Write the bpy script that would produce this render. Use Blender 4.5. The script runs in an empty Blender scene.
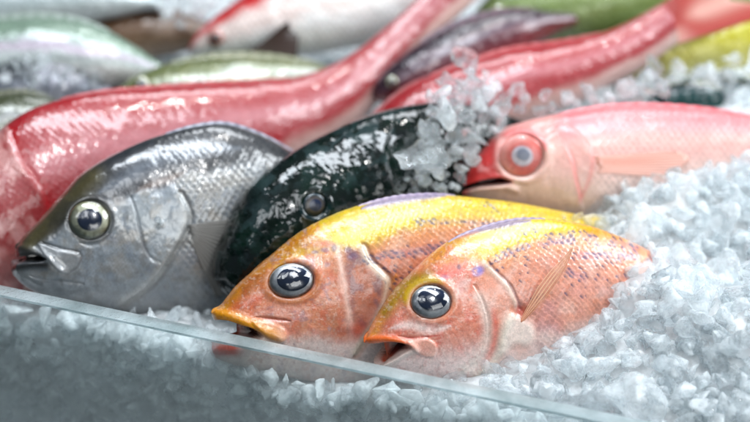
import bpy, bmesh, math, random
import numpy as np
from mathutils import Vector, Matrix

# ------------------------------------------------------------------ camera
SC = bpy.context.scene
W0, H0 = 750.0, 422.0
LENS, SENSOR = 85.0, 36.0
PITCH = math.radians(36.0)
AIM = np.array([0.0, 0.0, 0.02])
DIST = 1.0
FWD = np.array([0.0, math.cos(PITCH), -math.sin(PITCH)])
RGT = np.array([1.0, 0.0, 0.0])
UPV = np.array([0.0, math.sin(PITCH), math.cos(PITCH)])
CAM = AIM - FWD * DIST
cd = bpy.data.cameras.new('camera')
cd.lens, cd.sensor_width = LENS, SENSOR
cd.clip_start, cd.clip_end = 0.02, 50.0
cam = bpy.data.objects.new('camera', cd)
SC.collection.objects.link(cam)
cam.location = CAM
cam.rotation_euler = (math.pi / 2 - PITCH, 0, 0)
SC.camera = cam
cd.dof.use_dof = True
cd.dof.aperture_fstop = 3.5
cd.dof.focus_distance = 0.910

# ------------------------------------------------------------------ world, market lamps, added fill and glint sources
wd = bpy.data.worlds.new('World')
SC.world = wd
wd.use_nodes = True
wd.node_tree.nodes['Background'].inputs['Color'].default_value = (0.54, 0.70, 0.80, 1)
wd.node_tree.nodes['Background'].inputs['Strength'].default_value = 0.12


def area(name, loc, target, sx, sy, power, col):
    l = bpy.data.lights.new(name, 'AREA')
    l.shape = 'RECTANGLE'
    l.size, l.size_y, l.energy, l.color = sx, sy, power, col
    o = bpy.data.objects.new(name, l)
    SC.collection.objects.link(o)
    o.location = loc
    d = Vector(target) - Vector(loc)
    o.rotation_euler = d.to_track_quat('-Z', 'Y').to_euler()
    return o


area('overhead_panel_lamp', (-0.46, -0.55, 1.25), (-0.1, -0.05, 0), 0.26, 0.46, 1.4, (0.92, 0.96, 1.0))
area('overhead_panel_lamp', (0.02, -0.58, 1.28), (0.0, -0.05, 0), 0.26, 0.46, 1.8, (0.92, 0.96, 1.0))
area('overhead_panel_lamp', (0.52, -0.55, 1.25), (0.1, -0.05, 0), 0.26, 0.46, 2.3, (0.92, 0.96, 1.0))
area('main_tube_lamp', (0.20, 0.20, 1.30), (0.15, 0.1, 0), 1.35, 0.30, 16.5, (0.86, 0.93, 1.0))
area('back_panel_lamp', (0.45, 1.10, 1.20), (0.1, 0.05, 0), 1.2, 0.35, 10, (0.90, 0.95, 1.0))
area('front_fill_lamp', (1.0, -1.45, 0.95), (0.0, -0.05, 0), 0.9, 0.55, 5.0, (0.96, 0.98, 0.97))  # added front fill, also reflected in the eyes; no such lamp is seen
area('glint_lamp', (0.42, 0.42, 1.05), (0.1, 0.0, 0), 0.06, 0.06, 1.7, (1.0, 0.98, 0.95))  # unseen small source added for crisp glints and contrast
area('glint_lamp', (0.50, -0.45, 1.10), (0.15, -0.05, 0), 0.06, 0.06, 1.3, (1.0, 0.98, 0.95))  # second added glint source
area('side_panel_lamp', (1.45, 0.10, 0.85), (0.15, 0.0, 0), 0.8, 0.6, 15, (0.90, 0.96, 1.0))

SC.view_settings.view_transform = 'Standard'
SC.view_settings.look = 'None'
SC.view_settings.exposure = 0.42
SC.view_settings.gamma = 1.0
SC.view_settings.use_curve_mapping = False
SC.render.engine = 'CYCLES'
cy = SC.cycles
cy.use_denoising = True
try:
    cy.denoiser = 'OPENIMAGEDENOISE'
except Exception:
    pass
cy.max_bounces, cy.transmission_bounces, cy.glossy_bounces, cy.diffuse_bounces = 11, 9, 3, 3
cy.transparent_max_bounces = 10
cy.use_adaptive_sampling = True
cy.adaptive_threshold = 0.03
cy.caustics_refractive = True
cy.caustics_reflective = False
cy.sample_clamp_indirect = 6.0
cy.blur_glossy = 0.6

RNG = random.Random(7)
NPR = np.random.RandomState(11)

# ------------------------------------------------------------------ pixel <-> place
FPX = LENS / SENSOR * W0


def ray(px, py):
    d = FWD + RGT * ((px - W0 / 2) / FPX) + UPV * (-(py - H0 / 2) / FPX)
    return d


def on_plane(px, py, P, n):
    d = ray(px, py)
    t = np.dot(np.asarray(P) - CAM, n) / np.dot(d, n)
    return CAM + d * t


def on_z(px, py, z):
    return on_plane(px, py, np.array([0, 0, z]), np.array([0, 0, 1.0]))


def proj(P):
    q = np.asarray(P) - CAM
    dz = q @ FWD
    return np.stack([W0 / 2 + FPX * (q @ RGT) / dz, H0 / 2 - FPX * (q @ UPV) / dz], -1)


# ------------------------------------------------------------------ numeric helpers
def srgb(r, g, b):
    c = np.array([r, g, b], float) / 255.0
    return np.where(c <= 0.04045, c / 12.92, ((c + 0.055) / 1.055) ** 2.4)


def sm(a, b, x):
    t = np.clip((x - a) / (b - a), 0, 1)
    return t * t * (3 - 2 * t)


def hash2(i, j, s=0):
    n = (i.astype(np.int64) * 374761393 + j.astype(np.int64) * 668265263 + s * 1442695041) & 0x7fffffff
    n = ((n ^ (n >> 13)) * 1274126177) & 0x7fffffff
    n = ((n ^ (n >> 16)) * 1103515245 + 12345) & 0x7fffffff
    return ((n >> 7) & 0xffff) / 65535.0


def vnoise(x, y, s=0):
    i, j = np.floor(x), np.floor(y)
    fx, fy = x - i, y - j
    fx, fy = fx * fx * (3 - 2 * fx), fy * fy * (3 - 2 * fy)
    a, b = hash2(i, j, s), hash2(i + 1, j, s)
    c, d = hash2(i, j + 1, s), hash2(i + 1, j + 1, s)
    return (a * (1 - fx) + b * fx) * (1 - fy) + (c * (1 - fx) + d * fx) * fy


def fbm(P, size, s=0, oc=4, ax=0.0, st=1.0):
    """0..1 noise; size in pixels of the largest lump; ax/st: stretched along an angle"""
    ca, sa = math.cos(ax), math.sin(ax)
    x = (P[..., 0] * ca + P[..., 1] * sa) / (size * st)
    y = (-P[..., 0] * sa + P[..., 1] * ca) / size
    v, a, t = 0, 1.0, 0
    for k in range(oc):
        v = v + a * vnoise(x + 17.3 * k, y - 9.1 * k, s + k)
        t += a
        a *= 0.55
        x, y = x * 2.03, y * 2.03
    return v / t


def catmull(C, n):
    C = np.asarray(C, float)
    k = len(C)
    Q = np.vstack([2 * C[0] - C[1], C, 2 * C[-1] - C[-2]])
    t = np.asarray(n) * (k - 1)
    i = np.clip(t.astype(int), 0, k - 2)
    f = (t - i)[:, None]
    p0, p1, p2, p3 = Q[i], Q[i + 1], Q[i + 2], Q[i + 3]
    return 0.5 * (2 * p1 + (p2 - p0) * f + (2 * p0 - 5 * p1 + 4 * p2 - p3) * f ** 2 + (3 * p1 - p0 - 3 * p2 + p3) * f ** 3)


def line(P, pts, curve=6):
    """distance to a smoothed polyline, its parameter 0..1 and the signed side"""
    pts = np.asarray(pts, float)
    if len(pts) > 2 and curve:
        pts = catmull(pts, np.linspace(0, 1, (len(pts) - 1) * curve + 1))
    best = np.full(P.shape[:-1], 1e9)
    par = np.zeros_like(best)
    side = np.zeros_like(best)
    L = len(pts) - 1
    for k in range(L):
        a, b = pts[k], pts[k + 1]
        ab = b - a
        ap = P - a
        t = np.clip((ap @ ab) / max(ab @ ab, 1e-9), 0, 1)
        d = ap - t[..., None] * ab
        dd = np.sqrt((d ** 2).sum(-1))
        m = dd < best
        best = np.where(m, dd, best)
        par = np.where(m, (k + t) / L, par)
        side = np.where(m, np.sign(ab[0] * ap[..., 1] - ab[1] * ap[..., 0]), side)
    return best, par, side


def near(P, pts, pad):
    pts = np.asarray(pts, float)
    a, b = pts.min(0) - pad, pts.max(0) + pad
    return (P[..., 0] > a[0]) & (P[..., 0] < b[0]) & (P[..., 1] > a[1]) & (P[..., 1] < b[1])


def stroke(P, pts, w, taper=True):
    if P.ndim > 2:
        out = np.zeros(P.shape[:-1])
        m = near(P, pts, 3.2 * w + 4)
        if m.any():
            out[m] = stroke(P[m], pts, w, taper)
        return out
    d, t, s = line(P, pts, 4)
    ww = w * (np.sqrt(np.clip(np.sin(np.pi * np.clip(t, 0.02, 0.98)), 0, 1)) if taper else 1.0)
    return np.exp(-(d / np.maximum(ww, 1e-3)) ** 2)


def inside(P, poly, soft=1.5, curve=5):
    """soft mask of a smoothed closed polygon"""
    if P.ndim > 2:
        out = np.zeros(P.shape[:-1])
        m = near(P, poly, soft * 2 + 12)
        if m.any():
            out[m] = inside(P[m], poly, soft, curve)
        return out
    poly = np.asarray(poly, float)
    if curve:
        k = len(poly)
        Q = np.vstack([poly[-1:], poly, poly[:2]])
        out = []
        for i in range(k):
            p0, p1, p2, p3 = Q[i], Q[i + 1], Q[i + 2], Q[i + 3]
            for f in np.linspace(0, 1, curve, endpoint=False):
                out.append(0.5 * (2 * p1 + (p2 - p0) * f + (2 * p0 - 5 * p1 + 4 * p2 - p3) * f ** 2 + (3 * p1 - p0 - 3 * p2 + p3) * f ** 3))
        poly = np.array(out)
    x, y = P[..., 0], P[..., 1]
    ins = np.zeros(x.shape, bool)
    d = np.full(x.shape, 1e9)
    k = len(poly)
    for i in range(k):
        a, b = poly[i], poly[(i + 1) % k]
        c = ((a[1] > y) != (b[1] > y))
        with np.errstate(divide='ignore', invalid='ignore'):
            xi = (b[0] - a[0]) * (y - a[1]) / (b[1] - a[1] + 1e-12) + a[0]
        ins ^= c & (x < xi)
        ab = b - a
        ap = P - a
        t = np.clip((ap @ ab) / max(ab @ ab, 1e-9), 0, 1)
        d = np.minimum(d, np.sqrt(((ap - t[..., None] * ab) ** 2).sum(-1)))
    sd = np.where(ins, d, -d)
    return sm(-soft, soft, sd)


def ell(P, c, rx, ry, ang=0.0):
    """elliptic radius: 1 on the rim"""
    ca, sa = math.cos(ang), math.sin(ang)
    x, y = P[..., 0] - c[0], P[..., 1] - c[1]
    return np.sqrt(((x * ca + y * sa) / rx) ** 2 + ((-x * sa + y * ca) / ry) ** 2)


def blend(col, c, m):
    return col * (1 - m[..., None]) + np.asarray(c) * m[..., None]


def scales(P, ang, dx, dy, warp=None, s=0):
    """overlapping scales, free edges towards the tail: height 0..1, rim mask, random per scale, local offset"""
    ca, sa = math.cos(ang), math.sin(ang)
    a = (P[..., 0] * ca + P[..., 1] * sa)
    b = (-P[..., 0] * sa + P[..., 1] * ca)
    if warp is not None:
        a, b = a + warp[0], b + warp[1]
    a, b = a / dx, b / dy
    r0 = np.floor(b)
    bestx = np.full(a.shape, 1e9)
    H = np.zeros(a.shape)
    E = np.zeros(a.shape)
    R = np.zeros(a.shape)
    LX = np.zeros(a.shape)
    LY = np.zeros(a.shape)
    for dj in (-1, 0, 1, 2):
        j = r0 + dj
        off = 0.5 * (np.mod(j, 2))
        i0 = np.floor(a - off)
        for di in (-1, 0, 1):
            i = i0 + di
            cx, cyy = i + off, j
            lx, ly = a - cx, (b - cyy)
            rr = np.sqrt((lx / 1.02) ** 2 + (ly / 1.02) ** 2)
            ok = (rr < 1.0) & (cx < bestx)
            bestx = np.where(ok, cx, bestx)
            H = np.where(ok, 0.5 + 0.5 * lx, H)
            E = np.where(ok, sm(0.72, 0.97, rr) * (lx > -0.2), E)
            R = np.where(ok, hash2(i + 1000, j + 1000, s), R)
            LX = np.where(ok, lx, LX)
            LY = np.where(ok, ly, LY)
    return H, E, R, LX, LY


# ------------------------------------------------------------------ scene helpers
def link(o, parent=None):
    SC.collection.objects.link(o)
    if parent is not None:
        o.parent = parent
    return o


def tag(o, label=None, cat=None, group=None, kind=None):
    for k, v in (('label', label), ('category', cat), ('group', group), ('kind', kind)):
        if v:
            o[k] = v
    return o


def thing(name, label, cat, loc, group=None):
    o = bpy.data.objects.new(name, None)
    o.empty_display_size = 0.02
    o.location = loc
    link(o)
    return tag(o, label, cat, group)


def mesh_np(name, V, F, mat, parent=None, col=None, smooth=True, extra=None, origin=None):
    """V (n,3) world points, F list of (m,3|4) int arrays; parent's location is subtracted"""
    V = np.asarray(V, np.float32)
    if parent is not None:
        p, off = parent, np.zeros(3)
        while p is not None:
            off = off + np.array(p.location)
            p = p.parent
        V = V - off.astype(np.float32)
    elif origin is not None:
        V = V - np.asarray(origin, np.float32)
    if isinstance(F, np.ndarray):
        F = [F]
    F = [f for f in F if len(f)]
    loops = np.concatenate([f.reshape(-1) for f in F]).astype(np.int32)
    tot = np.concatenate([np.full(len(f), f.shape[1]) for f in F]).astype(np.int32)
    me = bpy.data.meshes.new(name)
    me.vertices.add(len(V))
    me.vertices.foreach_set('co', V.reshape(-1))
    me.loops.add(len(loops))
    me.loops.foreach_set('vertex_index', loops)
    me.polygons.add(len(tot))
    me.polygons.foreach_set('loop_start', np.concatenate([[0], np.cumsum(tot)[:-1]]).astype(np.int32))
    me.polygons.foreach_set('loop_total', tot)
    me.update(calc_edges=True)
    me.polygons.foreach_set('use_smooth', np.full(len(tot), smooth))
    if col is not None:
        at = me.color_attributes.new('Col', 'FLOAT_COLOR', 'POINT')
        c = np.ones((len(V), 4), np.float32)
        c[:, :3] = np.clip(col, 0, 1)
        at.data.foreach_set('color', c.reshape(-1))
    for k, v in (extra or {}).items():
        at = me.attributes.new(k, 'FLOAT', 'POINT')
        at.data.foreach_set('value', np.asarray(v, np.float32))
    me.validate()
    me.materials.append(mat)
    o = bpy.data.objects.new(name, me)
    if parent is None and origin is not None:
        o.location = origin
    link(o, parent)
    return o


def grid_faces(nu, nv, closed=False, base=0):
    i = np.arange(nu - 1)[:, None]
    j = np.arange(nv if closed else nv - 1)[None, :]
    j2 = (j + 1) % nv
    f = np.stack([i * nv + j, i * nv + j2, (i + 1) * nv + j2, (i + 1) * nv + j], -1)
    return f.reshape(-1, 4) + base


# ------------------------------------------------------------------ materials
def mat_new(name):
    m = bpy.data.materials.new(name)
    m.use_nodes = True
    nt = m.node_tree
    b = nt.nodes['Principled BSDF']
    return m, nt, b


def nd(nt, t, **kw):
    n = nt.nodes.new(t)
    for k, v in kw.items():
        if k in ('ins',):
            for kk, vv in v.items():
                n.inputs[kk].default_value = vv
        else:
            setattr(n, k, v)
    return n


def skin_mat(name, rough=0.34, coat=0.7, coat_rough=0.10, bump=0.15, bscale=700, metal=0.0, sss=0.06, slime=0.25, spec=0.5, patchy=None, coat_ior=1.45):
    m, nt, b = mat_new(name)
    L = nt.links.new
    at = nd(nt, 'ShaderNodeAttribute', attribute_name='Col')
    tc = nd(nt, 'ShaderNodeTexCoord')
    n1 = nd(nt, 'ShaderNodeTexNoise', ins={'Scale': bscale, 'Detail': 4.0})
    n2 = nd(nt, 'ShaderNodeTexNoise', ins={'Scale': 140.0, 'Detail': 5.0, 'Roughness': 0.65})
    for n in (n1, n2):
        L(tc.outputs['Object'], n.inputs['Vector'])
    mp = nd(nt, 'ShaderNodeMapRange', ins={'From Min': 0.3, 'From Max': 0.7, 'To Min': 0.86, 'To Max': 1.12})
    L(n1.outputs['Fac'], mp.inputs['Value'])
    mx = nd(nt, 'ShaderNodeVectorMath', operation='SCALE')
    L(at.outputs['Color'], mx.inputs[0])
    L(mp.outputs['Result'], mx.inputs['Scale'])
    L(mx.outputs['Vector'], b.inputs['Base Color'])
    mr = nd(nt, 'ShaderNodeMapRange', ins={'From Min': 0.35, 'From Max': 0.65, 'To Min': rough - 0.1, 'To Max': rough + 0.14})
    L(n2.outputs['Fac'], mr.inputs['Value'])
    L(mr.outputs['Result'], b.inputs['Roughness'])
    b.inputs['Coat Weight'].default_value = coat
    if patchy:
        n3 = nd(nt, 'ShaderNodeTexNoise', ins={'Scale': patchy, 'Detail': 5.0, 'Roughness': 0.66})
        L(tc.outputs['Object'], n3.inputs['Vector'])
        mc = nd(nt, 'ShaderNodeMapRange', ins={'From Min': 0.42, 'From Max': 0.48, 'To Min': coat * 0.08, 'To Max': coat})
        L(n3.outputs['Fac'], mc.inputs['Value'])
        L(mc.outputs['Result'], b.inputs['Coat Weight'])
    b.inputs['Coat Roughness'].default_value = coat_rough
    b.inputs['Coat IOR'].default_value = coat_ior
    b.inputs['Specular IOR Level'].default_value = spec
    b.inputs['Metallic'].default_value = metal
    b.inputs['Subsurface Weight'].default_value = sss
    b.inputs['Subsurface Radius'].default_value = (1.0, 0.45, 0.3)
    b.inputs['Subsurface Scale'].default_value = 0.004
    ad = nd(nt, 'ShaderNodeMath', operation='MULTIPLY_ADD', ins={1: slime * 4, 2: 0.0})
    L(n2.outputs['Fac'], ad.inputs[0])
    s2 = nd(nt, 'ShaderNodeMath', operation='ADD')
    L(ad.outputs[0], s2.inputs[0])
    L(n1.outputs['Fac'], s2.inputs[1])
    bp = nd(nt, 'ShaderNodeBump', ins={'Strength': bump, 'Distance': 0.0006})
    L(s2.outputs[0], bp.inputs['Height'])
    L(bp.outputs['Normal'], b.inputs['Normal'])
    L(bp.outputs['Normal'], b.inputs['Coat Normal'])
    return m


def plain_mat(name, col, rough=0.5, coat=0.0, **kw):
    m, nt, b = mat_new(name)
    b.inputs['Base Color'].default_value = (*col, 1)
    b.inputs['Roughness'].default_value = rough
    b.inputs['Coat Weight'].default_value = coat
    for k, v in kw.items():
        b.inputs[k].default_value = v
    return m


def cornea_mat(wave=0.35, wscale=160.0, ior=1.7):
    m = bpy.data.materials.new('wet_cornea')
    m.use_nodes = True
    nt = m.node_tree
    nt.nodes.remove(nt.nodes['Principled BSDF'])
    out = nt.nodes['Material Output']
    tr = nd(nt, 'ShaderNodeBsdfTransparent', ins={'Color': (0.97, 0.98, 1, 1)})
    gl = nd(nt, 'ShaderNodeBsdfGlossy', ins={'Color': (1, 1, 1, 1), 'Roughness': 0.03})
    tc = nd(nt, 'ShaderNodeTexCoord')
    nz = nd(nt, 'ShaderNodeTexNoise', ins={'Scale': wscale, 'Detail': 1.0})
    nt.links.new(tc.outputs['Object'], nz.inputs['Vector'])
    bp = nd(nt, 'ShaderNodeBump', ins={'Strength': wave, 'Distance': 0.0014})
    nt.links.new(nz.outputs['Fac'], bp.inputs['Height'])
    nt.links.new(bp.outputs['Normal'], gl.inputs['Normal'])
    fr = nd(nt, 'ShaderNodeFresnel', ins={'IOR': ior})
    nt.links.new(bp.outputs['Normal'], fr.inputs['Normal'])
    mx = nd(nt, 'ShaderNodeMixShader')
    nt.links.new(fr.outputs[0], mx.inputs[0])
    nt.links.new(tr.outputs[0], mx.inputs[1])
    nt.links.new(gl.outputs[0], mx.inputs[2])
    nt.links.new(mx.outputs[0], out.inputs['Surface'])
    return m


def fin_mat(name, trans=0.12, rough=0.35, clear=0.0):
    m, nt, b = mat_new(name)
    at = nd(nt, 'ShaderNodeAttribute', attribute_name='Col')
    nt.links.new(at.outputs['Color'], b.inputs['Base Color'])
    b.inputs['Roughness'].default_value = rough
    b.inputs['Coat Weight'].default_value = 0.5
    b.inputs['Coat Roughness'].default_value = 0.15
    tl = nd(nt, 'ShaderNodeBsdfTranslucent')
    nt.links.new(at.outputs['Color'], tl.inputs['Color'])
    mx = nd(nt, 'ShaderNodeMixShader', ins={0: trans})
    nt.links.new(b.outputs[0], mx.inputs[1])
    nt.links.new(tl.outputs[0], mx.inputs[2])
    out = mx
    if clear:
        tr = nd(nt, 'ShaderNodeBsdfTransparent')
        at2 = nd(nt, 'ShaderNodeAttribute', attribute_name='web')
        mm = nd(nt, 'ShaderNodeMath', operation='MULTIPLY', ins={1: clear})
        nt.links.new(at2.outputs['Fac'], mm.inputs[0])
        out = nd(nt, 'ShaderNodeMixShader')
        nt.links.new(mm.outputs[0], out.inputs[0])
        nt.links.new(mx.outputs[0], out.inputs[1])
        nt.links.new(tr.outputs[0], out.inputs[2])
    nt.links.new(out.outputs[0], nt.nodes['Material Output'].inputs['Surface'])
    return m


M = {}
M['cornea'] = cornea_mat()
M['cornea_dull'] = cornea_mat(0.3, 160.0, 1.22)
M['cornea_wavy'] = cornea_mat(0.75, 120.0)
M['eye'] = skin_mat('eye_skin', rough=0.3, coat=0.4, bump=0.05, sss=0.0)
M['pupil'] = plain_mat('pupil_dark', (0.014, 0.024, 0.060), 0.15)
M['fin'] = fin_mat('fin_membrane')
M['fin_thin'] = fin_mat('thin_fin_membrane', 0.12, 0.3, 0.9)
M['flesh'] = skin_mat('mouth_flesh', rough=0.3, coat=0.8, bump=0.1, sss=0.1)


# ------------------------------------------------------------------ fish builder
class Fish:
    def __init__(self, name, label, group, D, V, W, anchor, yaw, lean, nu, nv, mat, paint, rise=0.0, power=1.0, tau_bias=1.6, tone=0.74):
        """D, V: matching outline points (back, belly) from snout to tail as the photo shows them; they are carried to the fish's own
        median plane, which stands at anchor with its own heading and lean. W: half widths in mm at the same stations."""
        y, l = math.radians(yaw), math.radians(lean)
        u = np.array([math.cos(y) * math.cos(rise), math.sin(y) * math.cos(rise), math.sin(rise)])
        b = np.array([-math.sin(y), math.cos(y), 0])
        v = math.cos(l) * np.array([0, 0, 1.0]) + math.sin(l) * b
        self.n = n = np.cross(u, v) if np.dot(np.cross(u, v), FWD) < 0 else -np.cross(u, v)
        n /= np.linalg.norm(n)
        self.A = A = on_z(*anchor)
        k = len(D)
        tau = np.linspace(0, 1, nu) ** tau_bias
        # even out the control stations by chord length
        D, V = np.asarray(D, float), np.asarray(V, float)
        mid = (D + V) / 2
        ch = np.concatenate([[0], np.cumsum(np.maximum(np.linalg.norm(np.diff(mid, axis=0), axis=1), 2.0))])
        ch /= ch[-1]
        kk = np.interp(tau, ch, np.linspace(0, 1, k))
        d2, v2 = catmull(D, kk), catmull(V, kk)
        w = np.interp(kk * (k - 1), np.arange(k), np.asarray(W, float))
        w = np.convolve(np.pad(w, 4, mode='edge'), np.ones(9) / 9, 'valid') / 1000.0
        w = w * np.clip(tau / 0.004, 0, 1) ** 0.5
        D3 = np.array([on_plane(p[0], p[1], A, n) for p in d2])
        V3 = np.array([on_plane(p[0], p[1], A, n) for p in v2])
        self.nu, self.nv = nu, nv
        th = np.linspace(0, math.pi, nv)
        C = (D3 + V3) / 2
        Hh = (D3 - V3) / 2
        ct, st = np.cos(th), np.sin(th) ** power
        flat = C[:, None, :] + Hh[:, None, :] * ct[None, :, None]
        side = w[:, None, None] * st[None, :, None]
        Pv = flat + n * side
        # normals of the bare form
        du = np.gradient(Pv, axis=0)
        dv = np.gradient(Pv, axis=1)
        N = np.cross(dv, du)
        N /= np.linalg.norm(N, axis=-1, keepdims=True) + 1e-12
        sgn = np.sign((N * n).sum(-1, keepdims=True).mean())
        N = N * sgn
        px = proj(Pv.reshape(-1, 3)).reshape(nu, nv, 2)
        f = np.broadcast_to((1 - ct)[None, :] / 2, (nu, nv))
        tt = np.broadcast_to(tau[:, None], (nu, nv))
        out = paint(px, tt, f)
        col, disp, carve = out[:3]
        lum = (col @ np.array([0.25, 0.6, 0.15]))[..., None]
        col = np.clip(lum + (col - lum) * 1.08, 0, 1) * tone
        pull = out[3] if len(out) > 3 else np.zeros_like(disp)
        self.mm = np.linalg.norm(A - CAM) / FPX      # metres in a pixel
        q = side * (1 - carve[..., None] * 0.93)
        flat = flat + u * (pull * self.mm)[..., None]
        Pf = flat + n * q + N * (disp * self.mm)[..., None] * np.clip(st[None, :, None] * 4, 0.15, 1)
        self.P, self.N, self.px, self.flat, self.col, self.P0 = Pf, N, px, flat, col, Pv
        # far side, mirrored in the median plane with fewer points
        js = np.arange(nv - 2, 0, -3)
        rel = ((Pf - flat) @ n)[..., None] * n
        Pb = (Pf - 2 * rel)[:, js]
        allP = np.concatenate([Pf, Pb], 1)
        allC = np.concatenate([col, col[:, js]], 1)
        nr = nv + len(js)
        F = grid_faces(nu, nr, True)
        # close the tail
        tail = np.arange(nr) + (nu - 1) * nr
        tc = len(allP.reshape(-1, 3))
        VV = np.concatenate([allP.reshape(-1, 3), C[-1:]], 0)
        CC = np.concatenate([allC.reshape(-1, 3), allC[-1].mean(0)[None]], 0)
        T = np.stack([tail, np.roll(tail, -1), np.full(nr, tc)], -1)
        base = allP.reshape(-1, 3)
        o = base.mean(0)
        o[2] = base[:, 2].min()
        self.root = thing(name, label, 'fish', o, group)
        self.body = mesh_np('body', VV, [F, T], mat, self.root, CC)
        self.D3, self.V3, self.w, self.tau, self.d2 = D3, V3, w, tau, d2

    def _lut(self):
        p = self.px[:, 2:-2].reshape(-1, 2)
        self.x0, self.y0 = p.min(0)
        q = ((p - [self.x0, self.y0]) / 2.0).astype(int)
        self.lut = np.full(q.max(0) + 1, -1, int)
        k = np.arange(self.px.shape[0] * self.px.shape[1]).reshape(self.px.shape[:2])[:, 2:-2].reshape(-1)
        self.lut[q[:, 0], q[:, 1]] = k

    def index(self, x, y):
        if not hasattr(self, 'lut'):
            self._lut()
        i, j = int((x - self.x0) / 2.0), int((y - self.y0) / 2.0)
        if 0 <= i < self.lut.shape[0] and 0 <= j < self.lut.shape[1] and self.lut[i, j] >= 0 and x >= self.x0 and y >= self.y0:
            k = self.lut[i, j]
            return k // self.nv, k % self.nv
        d = ((self.px[::3, 2:-2:3] - np.array([x, y])) ** 2).sum(-1)
        i, j = np.unravel_index(np.argmin(d), d.shape)
        return i * 3, j * 3 + 2

    def at(self, x, y):
        i = self.index(x, y)
        return self.P[i], self.N[i]

    def bare(self, x, y):
        return self.P0[self.index(x, y)]

    def eye(self, c, rx, ry, ang, bulge, colf, pupil_r, pupil_c=(0, 0), sink=2.5, pupil_mat=None, lift=0.75, cornea=None, tilt=0.0):
        p, N = self.at(*c)
        n = self.n * 0.75 + N * 0.25 + np.array([0, 0, tilt])
        n /= np.linalg.norm(n)
        p = p + n * (sink * self.mm)
        ca, sa = math.cos(ang), math.sin(ang)
        p = on_plane(c[0], c[1], p, n)
        ex = on_plane(c[0] + ca, c[1] + sa, p, n) - p
        ey = on_plane(c[0] - sa, c[1] + ca, p, n) - p
        mm = (np.linalg.norm(ex) + np.linalg.norm(ey)) / 2

        def dome(r0, hh, k, nr=26, na=64, off=(0, 0), scx=1.0, scy=1.0, rim=0.0):
            r = np.linspace(0, 1, nr) ** 0.8
            a = np.linspace(0, 2 * math.pi, na, endpoint=False)
            R, Aa = np.meshgrid(r, a, indexing='ij')
            X, Y = R * np.cos(Aa) * r0 * scx + off[0], R * np.sin(Aa) * r0 * scy + off[1]
            rad = np.sqrt(X ** 2 + Y ** 2)
            Z = hh * np.sqrt(np.clip(1 - (rad * 0.985) ** 2, 0, 1)) + k
            V = p + (X * rx)[..., None] * ex + (Y * ry)[..., None] * ey + (Z * rx * mm)[..., None] * n
            return V.reshape(-1, 3), rad.reshape(-1), np.stack([X, Y], -1).reshape(-1, 2), grid_faces(nr, na, True)
        V, rad, XY, F = dome(1.0, bulge * lift, -0.06)
        o = mesh_np('eye', V, F, M['eye'], self.root, colf(rad, XY))
        V, rad, XY, F = dome(pupil_r, bulge * lift, -0.02, off=pupil_c, scy=0.95)
        mesh_np('pupil', V, F, pupil_mat or M['pupil'], o)
        V, rad, XY, F = dome(1.03, bulge, 0.04)
        mesh_np('cornea', V, F, cornea or M['cornea'], o)
        return o

    def fin(self, name, base, tips, colf, lift0=0.5, lift1=4.0, thick=0.5, rays=9, ns=16, parent=None, wave=0.35, mat=None, follow=False):
        """fan between a base stroke and a tip stroke (photo points), standing off the flank"""
        bs = catmull(base, np.linspace(0, 1, rays * 5))
        ts = catmull(tips, np.linspace(0, 1, rays * 5))
        na = rays * 5
        t = np.linspace(0, 1, ns)
        pb, nb = self.at(*base[len(base) // 2])
        G = np.zeros((ns, na, 3))
        UV = np.zeros((ns, na, 2))
        for j in range(na):
            for i in range(ns):
                s = t[i]
                q = bs[j] * (1 - s) + ts[j] * s
                if follow:
                    G[i, j] = self.bare(*q) + self.n * self.mm * (lift0 + (lift1 - lift0) * s)
                else:
                    b0 = on_plane(bs[j][0], bs[j][1], pb + self.n * lift0 * self.mm, self.n)
                    t0 = on_plane(ts[j][0], ts[j][1], pb + self.n * lift1 * self.mm, self.n)
                    G[i, j] = b0 * (1 - s) + t0 * s + self.n * self.mm * (1.2 * math.sin(s * 2.2))
                UV[i, j] = (s, j / (na - 1))
        if follow:
            for _ in range(6):
                Q = np.pad(G, ((1, 1), (1, 1), (0, 0)), mode='reflect', reflect_type='odd')
                G = (Q[:-2, 1:-1] + Q[2:, 1:-1] + Q[1:-1, :-2] + Q[1:-1, 2:] + 2 * G) / 6
        ridge = np.cos(UV[..., 1] * rays * 2 * math.pi) * wave * self.mm * (0.4 + 0.6 * UV[..., 0:1].squeeze(-1))
        G1 = G + self.n * ridge[..., None]
        G2 = G1 - self.n * thick * self.mm
        V = np.concatenate([G1.reshape(-1, 3), G2.reshape(-1, 3)])
        F1 = grid_faces(ns, na)
        F2 = F1[:, ::-1] + ns * na
        idx = lambda i, j: i * na + j
        rim = [idx(0, j) for j in range(na)] + [idx(i, na - 1) for i in range(1, ns)] + [idx(ns - 1, j) for j in range(na - 2, -1, -1)] + [idx(i, 0) for i in range(ns - 2, 0, -1)]
        rim = np.array(rim)
        r2 = np.roll(rim, -1)
        F3 = np.stack([rim, rim + ns * na, r2 + ns * na, r2], -1)
        c = colf(UV.reshape(-1, 2), np.cos(UV[..., 1] * rays * 2 * math.pi).reshape(-1))
        return mesh_np(name, V, [F1, F2, F3], mat or M['fin'], parent or self.root, np.concatenate([c, c]))

    def blade(self, name, axis, width, colf, lift0=1.0, lift1=12.0, rays=10, ns=40, thick=0.5, mat=None):
        """a folded fin standing off the flank: photo axis from root to tip, widths in pixels along it"""
        na = rays * 4 + 1
        t = np.linspace(0, 1, ns)
        ax = catmull(axis, t)
        wd = np.interp(t, np.linspace(0, 1, len(width)), width)
        tg = np.gradient(ax, axis=0)
        tg /= np.linalg.norm(tg, axis=1, keepdims=True)
        pr = np.stack([-tg[:, 1], tg[:, 0]], -1)
        pb, nb = self.at(*axis[0])
        a = np.linspace(-0.5, 0.5, na)
        G = np.zeros((ns, na, 3))
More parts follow.
